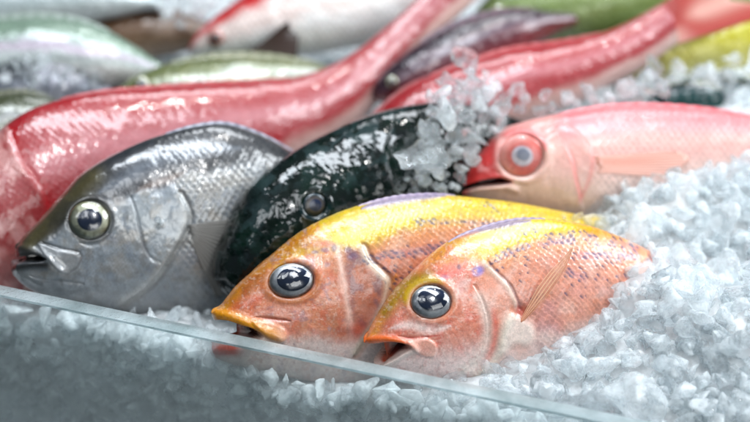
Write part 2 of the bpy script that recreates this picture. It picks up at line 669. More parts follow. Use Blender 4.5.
        for i in range(ns):
            for j in range(na):
                q = ax[i] + pr[i] * wd[i] * a[j]
                h = lift0 + (lift1 - lift0) * t[i] - 2.5 * abs(a[j]) + 0.45 * math.cos(a[j] * rays * 2 * math.pi) * min(1.0, 4 * t[i])
                G[i, j] = on_plane(q[0], q[1], pb + self.n * h * self.mm, self.n)
        V = np.concatenate([G.reshape(-1, 3), (G - self.n * thick * self.mm).reshape(-1, 3)])
        F1 = grid_faces(ns, na)
        idx = lambda i, j: i * na + j
        rim = np.array([idx(0, j) for j in range(na)] + [idx(i, na - 1) for i in range(1, ns)] + [idx(ns - 1, j) for j in range(na - 2, -1, -1)] + [idx(i, 0) for i in range(ns - 2, 0, -1)])
        r2 = np.roll(rim, -1)
        F3 = np.stack([rim, rim + ns * na, r2 + ns * na, r2], -1)
        UV = np.stack(np.meshgrid(t, a + 0.5, indexing='ij'), -1).reshape(-1, 2)
        c = colf(UV, np.cos((UV[:, 1] - 0.5) * rays * 2 * math.pi))
        web = np.clip(0.62 - 0.75 * np.cos((UV[:, 1] - 0.5) * rays * 2 * math.pi), 0, 1) * np.clip(UV[:, 0] * 3 + 0.2, 0, 1)
        return mesh_np(name, V, [F1, F1[:, ::-1] + ns * na, F3], mat or M['fin'], self.root, np.concatenate([c, c]), extra={'web': np.concatenate([web, web])})

    def back_fin(self, name, t0, t1, hpx, colf, thick=1.2, spines=12, lean=0.0, side=0.0, parent=None, foot=1.0):
        """low fin along the back between two stations, as a thin ridge with spines"""
        n = 160
        ta = np.linspace(t0, t1, n)
        B = np.stack([np.interp(ta, self.tau, self.D3[:, k]) for k in range(3)], -1)
        Vv = np.stack([np.interp(ta, self.tau, self.V3[:, k]) for k in range(3)], -1)
        upd = B - Vv
        upd /= np.linalg.norm(upd, axis=1, keepdims=True)
        s = np.linspace(0, 1, n)
        h = hpx * self.mm * np.sin(np.pi * np.clip(s * 0.94 + 0.03, 0, 1)) ** 0.6 * (0.8 + 0.2 * np.abs(np.sin(s * spines * math.pi)))
        rows = []
        prof = [(-1, -foot), (-0.9, 0.0), (-0.55, 0.55), (0, 1.0), (0.55, 0.55), (0.9, 0.0), (1, -foot)]
        for a, hh in prof:
            rows.append(B + upd * (h * hh + (0 if hh > 0 else 0))[:, None] + self.n * (a * thick * self.mm + side * self.mm * max(hh, 0)))
        G = np.stack(rows, 1)
        nv = len(prof)
        F = grid_faces(n, nv)
        UV = np.stack(np.meshgrid(s, np.linspace(-1, 1, nv), indexing='ij'), -1).reshape(-1, 2)
        return mesh_np(name, G.reshape(-1, 3), [F], M['fin'], parent or self.root, colf(UV))

    def tail(self, name, up, lo, mid, colf, rays=14, thick=2.0, ns=24):
        """forked tail: three photo points on the fish's median plane, from the end of the body"""
        D, V = self.D3[-1], self.V3[-1]
        U3, L3, M3 = (on_plane(p[0], p[1], self.A, self.n) for p in (up, lo, mid))
        na = rays * 4
        a = np.linspace(0, 1, na)
        base = D * (1 - a[:, None]) + V * a[:, None]
        tip = np.where((a < 0.5)[:, None], U3 * (1 - 2 * a[:, None]) + M3 * 2 * a[:, None], M3 * (2 - 2 * a[:, None]) + L3 * (2 * a[:, None] - 1))
        t = np.linspace(-0.06, 1, ns)
        G = base[None] * (1 - t[:, None, None]) + tip[None] * t[:, None, None]
        th = self.mm * thick * (1.0 - 0.8 * np.clip(t, 0, 1))[:, None] * (0.75 + 0.25 * np.cos(a * rays * 2 * math.pi))[None]
        V3 = np.concatenate([(G + self.n * th[..., None]).reshape(-1, 3), (G - self.n * th[..., None]).reshape(-1, 3)])
        F1 = grid_faces(ns, na)
        F2 = F1[:, ::-1] + ns * na
        idx = lambda i, j: i * na + j
        rim = np.array([idx(0, j) for j in range(na)] + [idx(i, na - 1) for i in range(1, ns)] + [idx(ns - 1, j) for j in range(na - 2, -1, -1)] + [idx(i, 0) for i in range(ns - 2, 0, -1)])
        r2 = np.roll(rim, -1)
        F3 = np.stack([rim, rim + ns * na, r2 + ns * na, r2], -1)
        UV = np.stack(np.meshgrid(np.clip(t, 0, 1), a, indexing='ij'), -1).reshape(-1, 2)
        c = colf(UV, np.cos(UV[:, 1] * rays * 2 * math.pi))
        return mesh_np(name, V3, [F1, F2, F3], M['fin'], self.root, np.concatenate([c, c]))

# ------------------------------------------------------------------ front yellow-backed fish
def paint_f1(P, tau, f):
    x, y = P[..., 0], P[..., 1]
    nz = fbm(P, 26, 1)
    n2 = fbm(P, 7, 5)
    n3 = fbm(P, 3.0, 9, 3)
    wv = (nz - 0.5)
    col = np.broadcast_to(srgb(212, 146, 124), P.shape[:-1] + (3,)).copy()
    col = blend(col, srgb(200, 112, 72), sm(0.5, 0.75, n2) * 0.4)
    col = blend(col, srgb(228, 190, 178), sm(0.45, 0.8, fbm(P, 14, 22)) * 0.5)
    # belly
    col = blend(col, srgb(228, 206, 200), sm(0.52, 0.82, f + wv * 0.25))
    # yellow back with its lower edge
    edge = np.interp(x, [395, 425, 454, 489, 510, 537, 567, 600, 640, 700], [285, 268, 259, 257, 249, 237, 233, 234, 243, 262])
    ye = sm(7, -7, y - edge + (n2 - 0.5) * 10) * sm(412, 440, x)
    col = blend(col, srgb(206, 146, 50), sm(26, 0, y - edge + (nz - 0.5) * 12) * sm(430, 470, x) * 0.40)
    col = blend(col, srgb(204, 176, 10), ye)
    col = blend(col, srgb(214, 128, 30), ye * sm(560, 600, x) * 0.7)
    col = blend(col, srgb(218, 110, 40), ye * sm(455, 425, x) * 0.5)
    pale = stroke(P, [(448, 257), (470, 247), (500, 236), (530, 228), (560, 226)], 7)
    col = blend(col, srgb(238, 226, 150), pale * 0.75 * ye)  # lighter yellow band with its highlight painted in
    col = blend(col, srgb(222, 146, 112), sm(590, 650, x) * sm(0.55, 0.2, f) * 0.8)
    # lavender fold along the back
    lav = stroke(P, [(452, 239), (466, 233), (483, 228.5), (505, 225), (530, 221.5)], 4.2)
    col = blend(col, srgb(140, 124, 152), np.clip(lav * 1.3, 0, 1) * 0.9)
    # head
    head = sm(492, 470, x - (y - 300) * 0.12)
    col = blend(col, srgb(206, 114, 90), head * 0.5)
    col = blend(col, srgb(208, 92, 76), head * sm(0.45, 0.7, fbm(P, 10, 31)) * 0.5)
    ol = np.clip(stroke(P, [(384, 312), (396, 297), (410, 282), (428, 277)], 8, False), 0, 1)
    col = blend(col, srgb(150, 116, 18), ol * 0.95 * sm(0.15, 0.5, n2 + 0.25))
    col = blend(col, srgb(214, 150, 40), stroke(P, [(379, 322), (376, 330), (370, 338)], 5, False) * 0.6)
    col = blend(col, srgb(235, 214, 208), stroke(P, [(392, 328), (410, 325), (432, 330), (450, 326)], 5.5) * 0.75)
    col = blend(col, srgb(236, 218, 212), stroke(P, [(455, 300), (462, 285), (470, 280)], 7) * 0.45)
    col = blend(col, srgb(188, 52, 40), stroke(P, [(396, 338), (412, 338), (428, 336.5), (440, 335)], 1.5) * 0.7)
    col = blend(col, srgb(206, 70, 52), stroke(P, [(436, 272), (450, 275), (465, 268)], 4) * 0.6)
    # lower head, white pink
    col = blend(col, srgb(230, 205, 200), sm(343, 362, y + (nz - 0.5) * 14 - (x - 430) * 0.02) * head)
    # gill plates
    pre = [(474, 287), (482, 303), (487, 322), (486, 342), (477, 360), (462, 371)]
    d, t, s = line(P, pre)
    col = blend(col, srgb(232, 218, 208), np.exp(-((d) / 6.0) ** 2) * 0.65 * sm(0.0, 0.12, t))
    col = blend(col, srgb(198, 64, 50), np.exp(-((d - 8) / 3.5) ** 2) * (s < 0) * 0.55 * sm(0.2, 0.4, t) * sm(0.9, 0.6, t))
    op = [(487, 262), (498, 273), (509, 284), (516, 297), (520, 308)]
    do, to, so = line(P, op)
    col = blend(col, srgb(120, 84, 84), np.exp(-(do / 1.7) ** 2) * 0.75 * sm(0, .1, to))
    col = blend(col, srgb(214, 200, 184), np.exp(-((do - 3.2) / 2.4) ** 2) * (so > 0) * 0.6)
    # pectoral root: white fleshy pad with a red pit above
    pad = inside(P, [(503, 326), (511, 316), (522, 318), (533, 326), (534, 338), (526, 345), (514, 344), (505, 352), (498, 352)], 5.0)
    col = blend(col, srgb(232, 216, 206), pad * 0.85)
    pit = np.exp(-(ell(P, (520, 311), 6, 6)) ** 2)
    col = blend(col, srgb(178, 54, 36), pit * 0.85)
    gm = stroke(P, [(510, 316), (503, 332), (499, 350), (490, 364), (476, 374)], 4.5, False)
    col = blend(col, srgb(232, 222, 206), gm * 0.6)
    # blue patch and scale-row spots
    col = blend(col, srgb(108, 108, 190), np.exp(-ell(P, (478, 271), 6.5, 5, -0.4) ** 4) * 0.85 * sm(0.3, 0.55, n2 + .1))
    col = blend(col, srgb(92, 60, 80), np.exp(-ell(P, (459, 267), 2.2, 3) ** 4) * 0.8)
    col = blend(col, srgb(120, 112, 170), np.exp(-ell(P, (445, 277), 5, 2.5) ** 2) * 0.35)
    ang = math.radians(-9)
    bend = (-(x - 560) ** 2 * 0.00045)
    H, E, R, LX, LY = scales(P, ang, 6.0, 4.2, ((fbm(P, 30, 61) - 0.5) * 10, bend * 6 + (fbm(P, 34, 63) - 0.5) * 8), 3)
    trunk = sm(494, 512, x - (y - 262) * 0.42) * (1 - pad)
    dens = np.zeros_like(x)
    for pts, w, k in (([(487, 264), (502, 256), (522, 247), (545, 243), (572, 240)], 4.5, 0.95),
                      ([(524, 233), (540, 231), (556, 238), (576, 236)], 4.0, 0.6),
                      ([(572, 233), (596, 238), (625, 246), (655, 255), (690, 266)], 5.5, 0.8),
                      ([(565, 253), (592, 256), (620, 256), (650, 260), (690, 270)], 6, 0.7),
                      ([(570, 272), (592, 280), (610, 280), (630, 276)], 7, 0.6),
                      ([(497, 268), (512, 262), (530, 258)], 5, 0.35),
                      ([(526, 276), (536, 284)], 8, 0.55), ([(573, 297), (580, 300)], 7, 0.5), ([(555, 268), (553, 262)], 5, 0.4)):
        dens = np.maximum(dens, k * stroke(P, pts, w, False))
    dens *= sm(0.3, 0.62, fbm(P, 14, 41) + 0.08)
    dash = np.exp(-(((LX - 0.45 - LY * 0.5 - (R - .5) * .5) / (0.26 + 0.26 * R)) ** 2 + ((LY) / 0.7) ** 2) ** 1.5) * sm(0.25, 0.5, n3 + 0.12)
    spot = dash * (R < dens) * sm(480, 492, x)
    col = blend(col, srgb(58, 58, 92), spot * 0.82)
    col = blend(col, srgb(140, 118, 160), sm(0.25, 0.7, dens) * 0.25 * trunk)
    col = blend(col, srgb(150, 120, 150), sm(0.35, 0.8, fbm(P, 22, 77)) * trunk * sm(0.3, 0.5, f) * 0.28)
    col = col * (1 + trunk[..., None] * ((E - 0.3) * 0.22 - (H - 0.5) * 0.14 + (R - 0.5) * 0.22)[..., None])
    col = blend(col, srgb(238, 222, 212), sm(0.58, 0.74, fbm(P, 2.4, 71, 2)) * 0.22 * head)
    col = blend(col, srgb(170, 70, 52), sm(0.58, 0.76, fbm(P, 3.0, 73, 2)) * 0.25 * head)
    col = col * (0.80 + 0.40 * n3)[..., None]
    disp = trunk * (H - 0.5) * 1.15 * (0.5 + 0.5 * sm(470, 540, x)) + (n2 - 0.5) * 0.55 + (nz - 0.5) * 1.0 * head
    # relief of the head
    disp += 1.0 * sm(2.5, -3.0, d * s) * sm(0, .15, t) * sm(1.6, 0, np.abs(f - 0.55)) * np.exp(-(d / 26) ** 2)
    disp -= 0.8 * np.exp(-((d - 1.5) / 2.0) ** 2) * (s < 0)
    disp += 1.0 * np.exp(-((do - 3) / 4.0) ** 2) * (so > 0) - 1.0 * np.exp(-(do / 1.8) ** 2)
    disp += pad * 2.0 - 2.6 * pit + 1.2 * gm
    disp += 1.2 * lav
    e = ell(P, (431.5, 301), 20.5, 17, 0.05)
    disp += 1.3 * np.exp(-((e - 1.22) / 0.22) ** 2) - 5.5 * sm(1.06, 0.85, e)
    col = blend(col, srgb(196, 130, 84), np.exp(-((e - 1.12) / 0.14) ** 2) * 0.4)
    col = blend(col, srgb(182, 148, 16), np.exp(-((e - 1.24) / 0.18) ** 2) * sm(310, 298, y) * sm(450, 434, x) * 0.95)
    # mouth: gape, lips, upper jaw bone
    gape = inside(P, [(362, 344), (374, 345), (392, 343), (410, 346.5), (402, 353), (392, 359), (378, 364), (364, 358)], 1.6, 4)
    up = stroke(P, [(366, 340.5), (376, 339), (390, 339), (404, 342), (414, 346)], 3.6, False)
    lo = stroke(P, [(380, 367), (388, 363.5), (397, 358.5), (406, 353), (416, 350)], 3.6, False)
    col = blend(col, srgb(222, 104, 44), np.clip(up * 1.2, 0, 1) * 0.9 * sm(420, 395, x))
    col = blend(col, srgb(228, 212, 204), np.clip(lo * 1.2, 0, 1) * 0.85)
    disp += 2.4 * up + 2.2 * lo - 1.0 * stroke(P, [(398, 336), (414, 339), (428, 337)], 2.0)
    mx = inside(P, [(408, 341), (424, 338), (436, 345), (434, 356), (424, 356), (414, 350)], 2.0)
    disp += 1.8 * mx
    col = blend(col, srgb(226, 176, 160), mx * 0.5)
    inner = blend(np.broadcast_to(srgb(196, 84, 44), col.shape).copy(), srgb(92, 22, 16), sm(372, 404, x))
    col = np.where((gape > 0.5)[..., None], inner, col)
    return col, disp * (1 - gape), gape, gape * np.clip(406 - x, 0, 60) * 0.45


M['yellow_skin'] = skin_mat('yellow_fish_skin', rough=0.38, coat=1.0, coat_rough=0.08, bump=0.2, bscale=1100, sss=0.08, patchy=350.0, coat_ior=1.5)
G_ROW = 'fish laid in the front row on the ice'
F1 = Fish('yellow_backed_fish', 'pink fish with yellow back, open orange mouth and raised fin, foremost beside the ice heap', G_ROW,
          [(366, 341), (371, 329), (385, 305), (402, 284), (426, 260), (452, 240), (484, 228), (520, 220), (560, 220), (600, 229), (640, 246), (680, 268), (725, 288), (760, 300)],
          [(380, 368), (386, 371), (398, 375), (416, 379), (440, 383), (466, 386), (496, 388), (530, 386), (566, 380), (602, 370), (640, 356), (680, 338), (722, 322), (758, 318)],
          [5, 10, 14, 17, 19, 20, 21, 21, 20, 18, 15, 11, 6, 4],
          (440, 383, -0.012), 22, 27, 560, 250, M['yellow_skin'], paint_f1, tone=0.86)


def eye_silver(rad, XY):
    c = np.broadcast_to(srgb(224, 227, 230), rad.shape + (3,)).copy()
    a = np.arctan2(XY[:, 1], XY[:, 0])
    st = vnoise(a * 9, rad * 3, 3)
    c = blend(c, srgb(150, 156, 166), sm(0.45, 0.8, st) * 0.5)
    c = blend(c, srgb(206, 190, 170), sm(0.86, 0.98, rad) * 0.6)
    c = blend(c, srgb(226, 230, 234), sm(0.2, 0.7, XY[:, 1]) * sm(0.6, 0.75, rad) * 0.7)
    c = blend(c, srgb(60, 64, 84), sm(0.72, 0.6, rad) * 0.7)
    return c


F1.eye((431.5, 301.5), 20.3, 16.8, 0.03, 0.44, eye_silver, 0.73, (0.0, -0.08), cornea=M['cornea_wavy'], tilt=0.5)


def col_pect(UV, ridge):
    c = np.broadcast_to(srgb(220, 160, 126), UV.shape[:1] + (3,)).copy()
    c = blend(c, srgb(214, 120, 84), sm(0.30, 0.0, UV[:, 0]) * 0.6)
    c = blend(c, srgb(240, 206, 172), sm(0.3, 0.9, ridge) * 0.6)
    c = blend(c, srgb(190, 110, 66), np.exp(-((UV[:, 1] - 0.9) / 0.10) ** 2) * 0.6)
    return c


F1.blade('pectoral_fin', [(521, 322), (534, 304), (549, 283), (563, 264), (573, 247)], [3, 8, 13, 12, 7, 1], col_pect, 0.6, 6.0, 4, mat=M['fin_thin'])


def col_lav(UV):
    c = np.broadcast_to(srgb(134, 118, 146), UV.shape[:1] + (3,)).copy()
    c = blend(c, srgb(196, 178, 190), (np.sin(UV[:, 0] * 70) * 0.5 + 0.5) * 0.4)
    return c


def col_yel(UV):
    c = np.broadcast_to(srgb(214, 170, 40), UV.shape[:1] + (3,)).copy()
    return blend(c, srgb(150, 120, 140), (np.sin(UV[:, 0] * 60) * 0.5 + 0.5) * 0.4)


def tau_at(F, x):
    return float(np.interp(x, F.d2[:, 0], F.tau))


F1.back_fin('dorsal_fin', tau_at(F1, 448), tau_at(F1, 545), 3.2, col_lav, 1.6, 12)


# ------------------------------------------------------------------ second yellow-backed fish
def paint_f2(P, tau, f):
    x, y = P[..., 0], P[..., 1]
    nz = fbm(P, 26, 101)
    n2 = fbm(P, 7, 105)
    n3 = fbm(P, 3.0, 109, 3)
    col = np.broadcast_to(srgb(200, 126, 96), P.shape[:-1] + (3,)).copy()
    col = blend(col, srgb(196, 106, 80), sm(0.5, 0.75, n2) * 0.45)
    col = blend(col, srgb(220, 184, 168), sm(0.45, 0.8, fbm(P, 12, 122)) * 0.55)
    col = blend(col, srgb(222, 196, 184), sm(0.58, 0.85, f + (nz - 0.5) * 0.3))
    edge = np.interp(x, [230, 262, 285, 310, 330, 362, 380, 400, 430, 470, 520, 600], [312, 283, 262, 252, 249, 250, 240, 231, 224, 220, 222, 236])
    ye = sm(7, -7, y - edge + (n2 - 0.5) * 10) * sm(262, 285, x)
    col = blend(col, srgb(200, 140, 44), sm(28, 0, y - edge + (nz - 0.5) * 12) * sm(290, 340, x) * 0.42)
    col = blend(col, srgb(202, 172, 10), ye)
    pale = stroke(P, [(318, 240), (345, 236), (375, 226), (410, 214), (450, 206)], 8)
    col = blend(col, srgb(234, 222, 128), pale * 0.75 * ye)  # paler yellow along the back, wet highlight put into the colour
    col = blend(col, srgb(216, 150, 120), stroke(P, [(303, 247), (318, 243), (334, 244)], 7) * 0.8)
    lav = stroke(P, [(362, 209), (378, 204), (400, 200), (425, 197), (445, 196)], 4.2)
    col = blend(col, srgb(140, 128, 160), np.clip(lav * 1.3, 0, 1) * 0.9)
    head = sm(345, 330, x - (y - 280) * 0.15)
    col = blend(col, srgb(204, 132, 98), head * 0.6 * sm(265, 300, y))
    col = blend(col, srgb(204, 96, 72), head * sm(0.45, 0.72, fbm(P, 9, 131)) * 0.5)
    # ochre snout and brow
    sn = np.clip(stroke(P, [(222, 308), (238, 288), (256, 270), (280, 252), (304, 238)], 13, False), 0, 1)
    col = blend(col, srgb(176, 112, 10), sn * 0.95)
    col = blend(col, srgb(138, 66, 16), stroke(P, [(243, 296), (250, 284), (258, 276)], 8) * 0.7)
    col = blend(col, srgb(186, 84, 54), stroke(P, [(228, 312), (246, 304), (262, 298)], 8) * 0.75)
    col = blend(col, srgb(212, 152, 138), stroke(P, [(255, 314), (285, 312), (310, 316)], 9) * 0.6)
    col = blend(col, srgb(224, 206, 200), sm(326, 345, y - (x - 300) * 0.04 + (nz - 0.5) * 16) * 0.9)
    col = blend(col, srgb(140, 122, 138), (sm(0.62, 0.75, fbm(P, 8, 140))) * head * 0.45 * sm(262, 275, x))
    # gill plates
    pre = [(338, 247), (342, 272), (346, 297), (350, 318), (352, 334)]
    d, t, s = line(P, pre)
    col = blend(col, srgb(228, 196, 184), np.exp(-((d) / 3.4) ** 2) * 0.75)
    dark = inside(P, [(344, 250), (362, 252), (372, 268), (386, 276), (384, 296), (374, 318), (364, 328), (354, 318), (349, 290)], 4)
    col = blend(col, srgb(164, 96, 78), dark * 0.55)
    col = blend(col, srgb(108, 90, 104), dark * sm(0.42, 0.66, fbm(P, 9, 150)) * 0.55)
    col = blend(col, srgb(186, 62, 30), np.exp(-ell(P, (357, 331), 10, 9) ** 2) * 0.8)
    op = [(363, 248), (370, 262), (380, 272), (388, 282), (386, 300), (378, 318), (368, 334), (356, 352)]
    do, to, so = line(P, op)
    col = blend(col, srgb(222, 206, 186), np.exp(-((do - 1.5) / 3.2) ** 2) * 0.85)
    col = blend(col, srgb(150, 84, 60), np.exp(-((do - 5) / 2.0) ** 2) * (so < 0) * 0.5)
    col = blend(col, srgb(206, 128, 40), stroke(P, [(396, 274), (392, 292), (386, 306)], 5) * 0.6)
    for c_, rx, ry in (((348, 250), 4, 3.5), ((352, 256), 6, 4), ((325, 250), 5, 2.5), ((315, 252), 4, 2), ((334, 248), 3, 4)):
        col = blend(col, srgb(96, 66, 104), np.exp(-ell(P, c_, rx, ry) ** 4) * 0.7)
    ang = math.radians(-16)
    H, E, R, LX, LY = scales(P, ang, 5.9, 4.1, ((fbm(P, 30, 65) - 0.5) * 10, (fbm(P, 34, 67) - 0.5) * 8), 7)
    trunk = sm(0, 10, -so * do) * sm(360, 372, x)
    dens = np.zeros_like(x)
    for pts, w, k in (([(366, 262), (376, 258), (390, 254), (408, 253), (426, 250), (445, 246), (470, 240)], 5, 0.95),
                      ([(418, 222), (436, 222), (455, 221), (480, 224), (510, 228)], 4, 0.7), ([(490, 205), (500, 206)], 5, 0.5),
                      ([(376, 262), (392, 268), (410, 276)], 7, 0.45), ([(395, 285), (410, 290)], 7, 0.5)):
        dens = np.maximum(dens, k * stroke(P, pts, w, False))
    dash = np.exp(-(((LX - 0.45 - LY * 0.5 - (R - .5) * .5) / (0.26 + 0.26 * R)) ** 2 + (LY / 0.7) ** 2) ** 1.5) * sm(0.25, 0.5, n3 + 0.12)
    col = blend(col, srgb(56, 54, 86), dash * (R < dens) * 0.82)
    col = blend(col, srgb(128, 108, 140), sm(0.25, 0.7, dens) * 0.25 * trunk)
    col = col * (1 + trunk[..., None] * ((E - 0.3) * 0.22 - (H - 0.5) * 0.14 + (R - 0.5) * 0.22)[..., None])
    col = blend(col, srgb(238, 222, 212), sm(0.58, 0.74, fbm(P, 2.4, 71, 2)) * 0.22 * head)
    col = blend(col, srgb(170, 70, 52), sm(0.58, 0.76, fbm(P, 3.0, 73, 2)) * 0.25 * head)
    col = col * (0.80 + 0.40 * n3)[..., None]
    disp = trunk * (H - 0.5) * 1.15 + (n2 - 0.5) * 0.6 + (nz - 0.5) * 1.2 * head
    disp += 1.0 * sm(1.0, -3.0, -d * s) * np.exp(-(d / 20) ** 2) * sm(0.0, 0.1, t) * sm(1.0, 0.85, t)
    disp += 1.3 * sm(1.5, -2.0, -do * so) * np.exp(-(do / 14) ** 2) - 1.4 * np.exp(-((do - 3.5) / 2.0) ** 2) * (so < 0)
    disp += 1.2 * lav
    e = ell(P, (292, 280.5), 23, 17.5, -0.12)
    disp += 1.4 * np.exp(-((e - 1.2) / 0.2) ** 2) - 5.5 * sm(1.06, 0.85, e)
    col = blend(col, srgb(176, 96, 24), np.exp(-((e - 1.16) / 0.16) ** 2) * 0.75 * sm(262, 286, y))
    # mouth: gape, yellow upper lip, orange lower lip, pale tongue
    gape = inside(P, [(210, 323), (226, 322), (240, 326), (254, 330), (262, 336), (252, 340), (236, 341), (222, 341), (209, 339)], 1.6, 4)
    up = stroke(P, [(215, 313), (228, 316), (242, 321), (256, 327), (270, 333), (281, 338)], 5.6, False)
    lo = stroke(P, [(217, 350), (232, 349), (248, 346), (262, 342)], 5.6, False)
    col = blend(col, srgb(206, 136, 6), np.clip(up * 1.35, 0, 1) * sm(286, 268, x))
    col = blend(col, srgb(198, 62, 30), np.clip(lo * 1.5, 0, 1) * sm(252, 234, x))
    col = blend(col, srgb(224, 206, 200), np.clip(lo * 1.2, 0, 1) * sm(232, 250, x) * 0.9)
    disp += 3.6 * up + 2.6 * lo
    mx = inside(P, [(252, 321), (268, 322), (284, 329), (286, 338), (278, 342), (266, 336)], 2.0)
    disp += 1.6 * mx
    col = blend(col, srgb(214, 150, 96), mx * 0.4)
    disp -= 1.6 * stroke(P, [(256, 317), (272, 319), (290, 321)], 1.8)
    col = blend(col, srgb(176, 70, 40), stroke(P, [(262, 318), (276, 320), (291, 321)], 1.8) * 0.7)
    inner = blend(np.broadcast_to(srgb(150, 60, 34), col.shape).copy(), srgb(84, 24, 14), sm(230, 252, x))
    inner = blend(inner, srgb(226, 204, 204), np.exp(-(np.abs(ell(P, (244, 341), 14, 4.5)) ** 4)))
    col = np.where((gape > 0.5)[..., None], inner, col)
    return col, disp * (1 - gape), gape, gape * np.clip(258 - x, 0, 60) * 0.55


F2 = Fish('yellow_backed_fish', 'pink fish with yellow back and yellow upper lip, its chin behind the clear rim', G_ROW,
          [(215, 312), (221, 306), (238, 285), (261, 265), (285, 244), (307, 228), (340, 212), (370, 203), (402, 197.5), (440, 195), (480, 198), (525, 204), (575, 214), (630, 226), (680, 238), (710, 246)],
          [(215, 357), (225, 362), (242, 367), (262, 372), (288, 377), (312, 382), (342, 386), (372, 388), (404, 388), (440, 384), (480, 376), (525, 362), (575, 340), (630, 312), (680, 290), (710, 280)],
          [5, 10, 14, 17, 19, 20, 21, 21, 21, 21, 20, 18, 14, 10, 6, 4],
          (288, 377, -0.016), 24, 27, 560, 250, M['yellow_skin'], paint_f2, tone=0.80)
F2.eye((292, 280.5), 22.5, 17.2, -0.12, 0.44, eye_silver, 0.73, (0.02, -0.06), tilt=0.25)
F2.back_fin('dorsal_fin', tau_at(F2, 358), tau_at(F2, 455), 3.4, col_lav, 1.6, 12)


# ------------------------------------------------------------------ grey silver bream
def paint_f4(P, tau, f):
    x, y = P[..., 0], P[..., 1]
    nz = fbm(P, 24, 201)
    n2 = fbm(P, 8, 205)
    n3 = fbm(P, 3.0, 209, 3)
    col = np.broadcast_to(srgb(160, 168, 176), P.shape[:-1] + (3,)).copy()
    col = blend(col, srgb(192, 194, 192), sm(0.4, 0.7, nz) * 0.5)
    col = blend(col, srgb(180, 160, 136), sm(0.5, 0.75, fbm(P, 18, 221)) * 0.35)
    col = blend(col, srgb(206, 212, 218), sm(0.5, 0.7, fbm(P, 12, 231)) * 0.35)
    col = blend(col, srgb(128, 116, 104), sm(0.52, 0.72, fbm(P, 9, 233)) * 0.35)
    col = blend(col, srgb(140, 152, 170), sm(0.55, 0.7, fbm(P, 14, 235)) * 0.4)
    # dark back
    edge = np.interp(x, [20, 60, 90, 120, 150, 180, 220, 260, 300], [262, 232, 204, 197, 188, 176, 168, 164, 166])
    bk = sm(7, -7, y - edge + (nz - 0.5) * 18)
    col = blend(col, srgb(44, 46, 52), bk)
    col = blend(col, srgb(92, 82, 40), stroke(P, [(30, 242), (48, 218), (70, 196), (92, 176)], 13, False) * 0.75)
    col = blend(col, srgb(40, 38, 34), stroke(P, [(50, 225), (62, 210), (72, 203)], 9) * 0.5)
    col = blend(col, srgb(120, 128, 140), stroke(P, [(100, 192), (125, 178), (160, 160), (200, 150), (240, 148)], 8) * 0.55)  # bluish sheen of the upper flank painted over the dark back
    col = blend(col, srgb(112, 74, 44), stroke(P, [(136, 192), (150, 186), (166, 180), (186, 172)], 5) * 0.5)
    col = blend(col, srgb(126, 128, 130), sm(0.66, 0.9, f) * 0.6)
    # gill plates
    pre = [(131, 197), (136, 212), (140, 230), (145, 248), (152, 259), (160, 262)]
    d, t, s = line(P, pre)
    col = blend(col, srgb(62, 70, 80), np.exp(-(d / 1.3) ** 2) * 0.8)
    plate = inside(P, [(134, 196), (152, 190), (174, 200), (186, 218), (178, 238), (162, 262), (148, 252), (140, 226)], 4)
    col = blend(col, srgb(186, 194, 200), plate * 0.6)
    col = blend(col, srgb(164, 150, 130), plate * sm(0.5, 0.75, n2) * 0.4)
    op = [(180, 196), (188, 214), (184, 232), (172, 252), (158, 274), (142, 290), (124, 302)]
    do, to, so = line(P, op)
    col = blend(col, srgb(208, 208, 204), np.exp(-((do - 2) / 3.5) ** 2) * 0.6)
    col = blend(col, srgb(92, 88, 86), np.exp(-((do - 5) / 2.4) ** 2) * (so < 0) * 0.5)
    col = blend(col, srgb(120, 118, 116), stroke(P, [(70, 268), (84, 276), (100, 282), (122, 280), (140, 272)], 3) * 0.35)
    ang = math.radians(-7)
    H, E, R, LX, LY = scales(P, ang, 7.2, 5.0, (0 * x, 0.0012 * (x - 220) ** 2), 9)
    trunk = sm(0, 12, -so * do + 6 * (y < 190)) * sm(140, 165, x + (205 - y) * 0.5)
    dk = np.exp(-(((LX - 0.2) / 0.5) ** 2 + (LY / 0.45) ** 2))
    amt = trunk * (1 - 0.85 * bk) * sm(0.92, 0.5, f)
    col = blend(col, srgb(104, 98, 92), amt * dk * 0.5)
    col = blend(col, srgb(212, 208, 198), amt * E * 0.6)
    col = col * 0.78
    # freckled cheek scales
    H2, E2, R2, _, _ = scales(P, 0.2, 3.6, 2.8, None, 12)
    ck = sm(66, 80, x) * (1 - trunk) * sm(225, 245, y)
    col = blend(col, srgb(96, 90, 84), ck * E2 * 0.5 * sm(0.3, 0.6, n2 + 0.1))
    col = col * (0.84 + 0.32 * n3)[..., None]
    disp = trunk * (H - 0.5) * 1.6 * (1 - 0.75 * bk) + ck * (H2 - 0.5) * 0.35 + (n2 - 0.5) * (1.0 - 0.6 * bk) + (nz - 0.5) * 1.2
    disp += 1.1 * sm(1.0, -2.0, -d * s) * np.exp(-(d / 22) ** 2) * sm(0, .1, t) * sm(1, .85, t) - 0.9 * np.exp(-(d / 1.2) ** 2)
    disp += 1.4 * sm(1.5, -2.0, -do * so) * np.exp(-(do / 16) ** 2) - 1.3 * np.exp(-((do - 3.5) / 2.2) ** 2) * (so < 0)
    e = ell(P, (90, 220), 21, 19.5, 0.05)
    disp += 0.9 * np.exp(-((e - 1.2) / 0.2) ** 2) - 5.5 * sm(1.06, 0.85, e)
    col = blend(col, srgb(46, 44, 40), np.exp(-((e - 1.1) / 0.09) ** 2) * 0.8)
    disp -= 1.4 * stroke(P, [(80, 243), (92, 245), (106, 240), (116, 228)], 2)
    # mouth
    gape = inside(P, [(8, 259.5), (22, 257.5), (34, 256), (46, 259), (40, 261), (28, 262), (8, 263.5)], 1.1, 4)
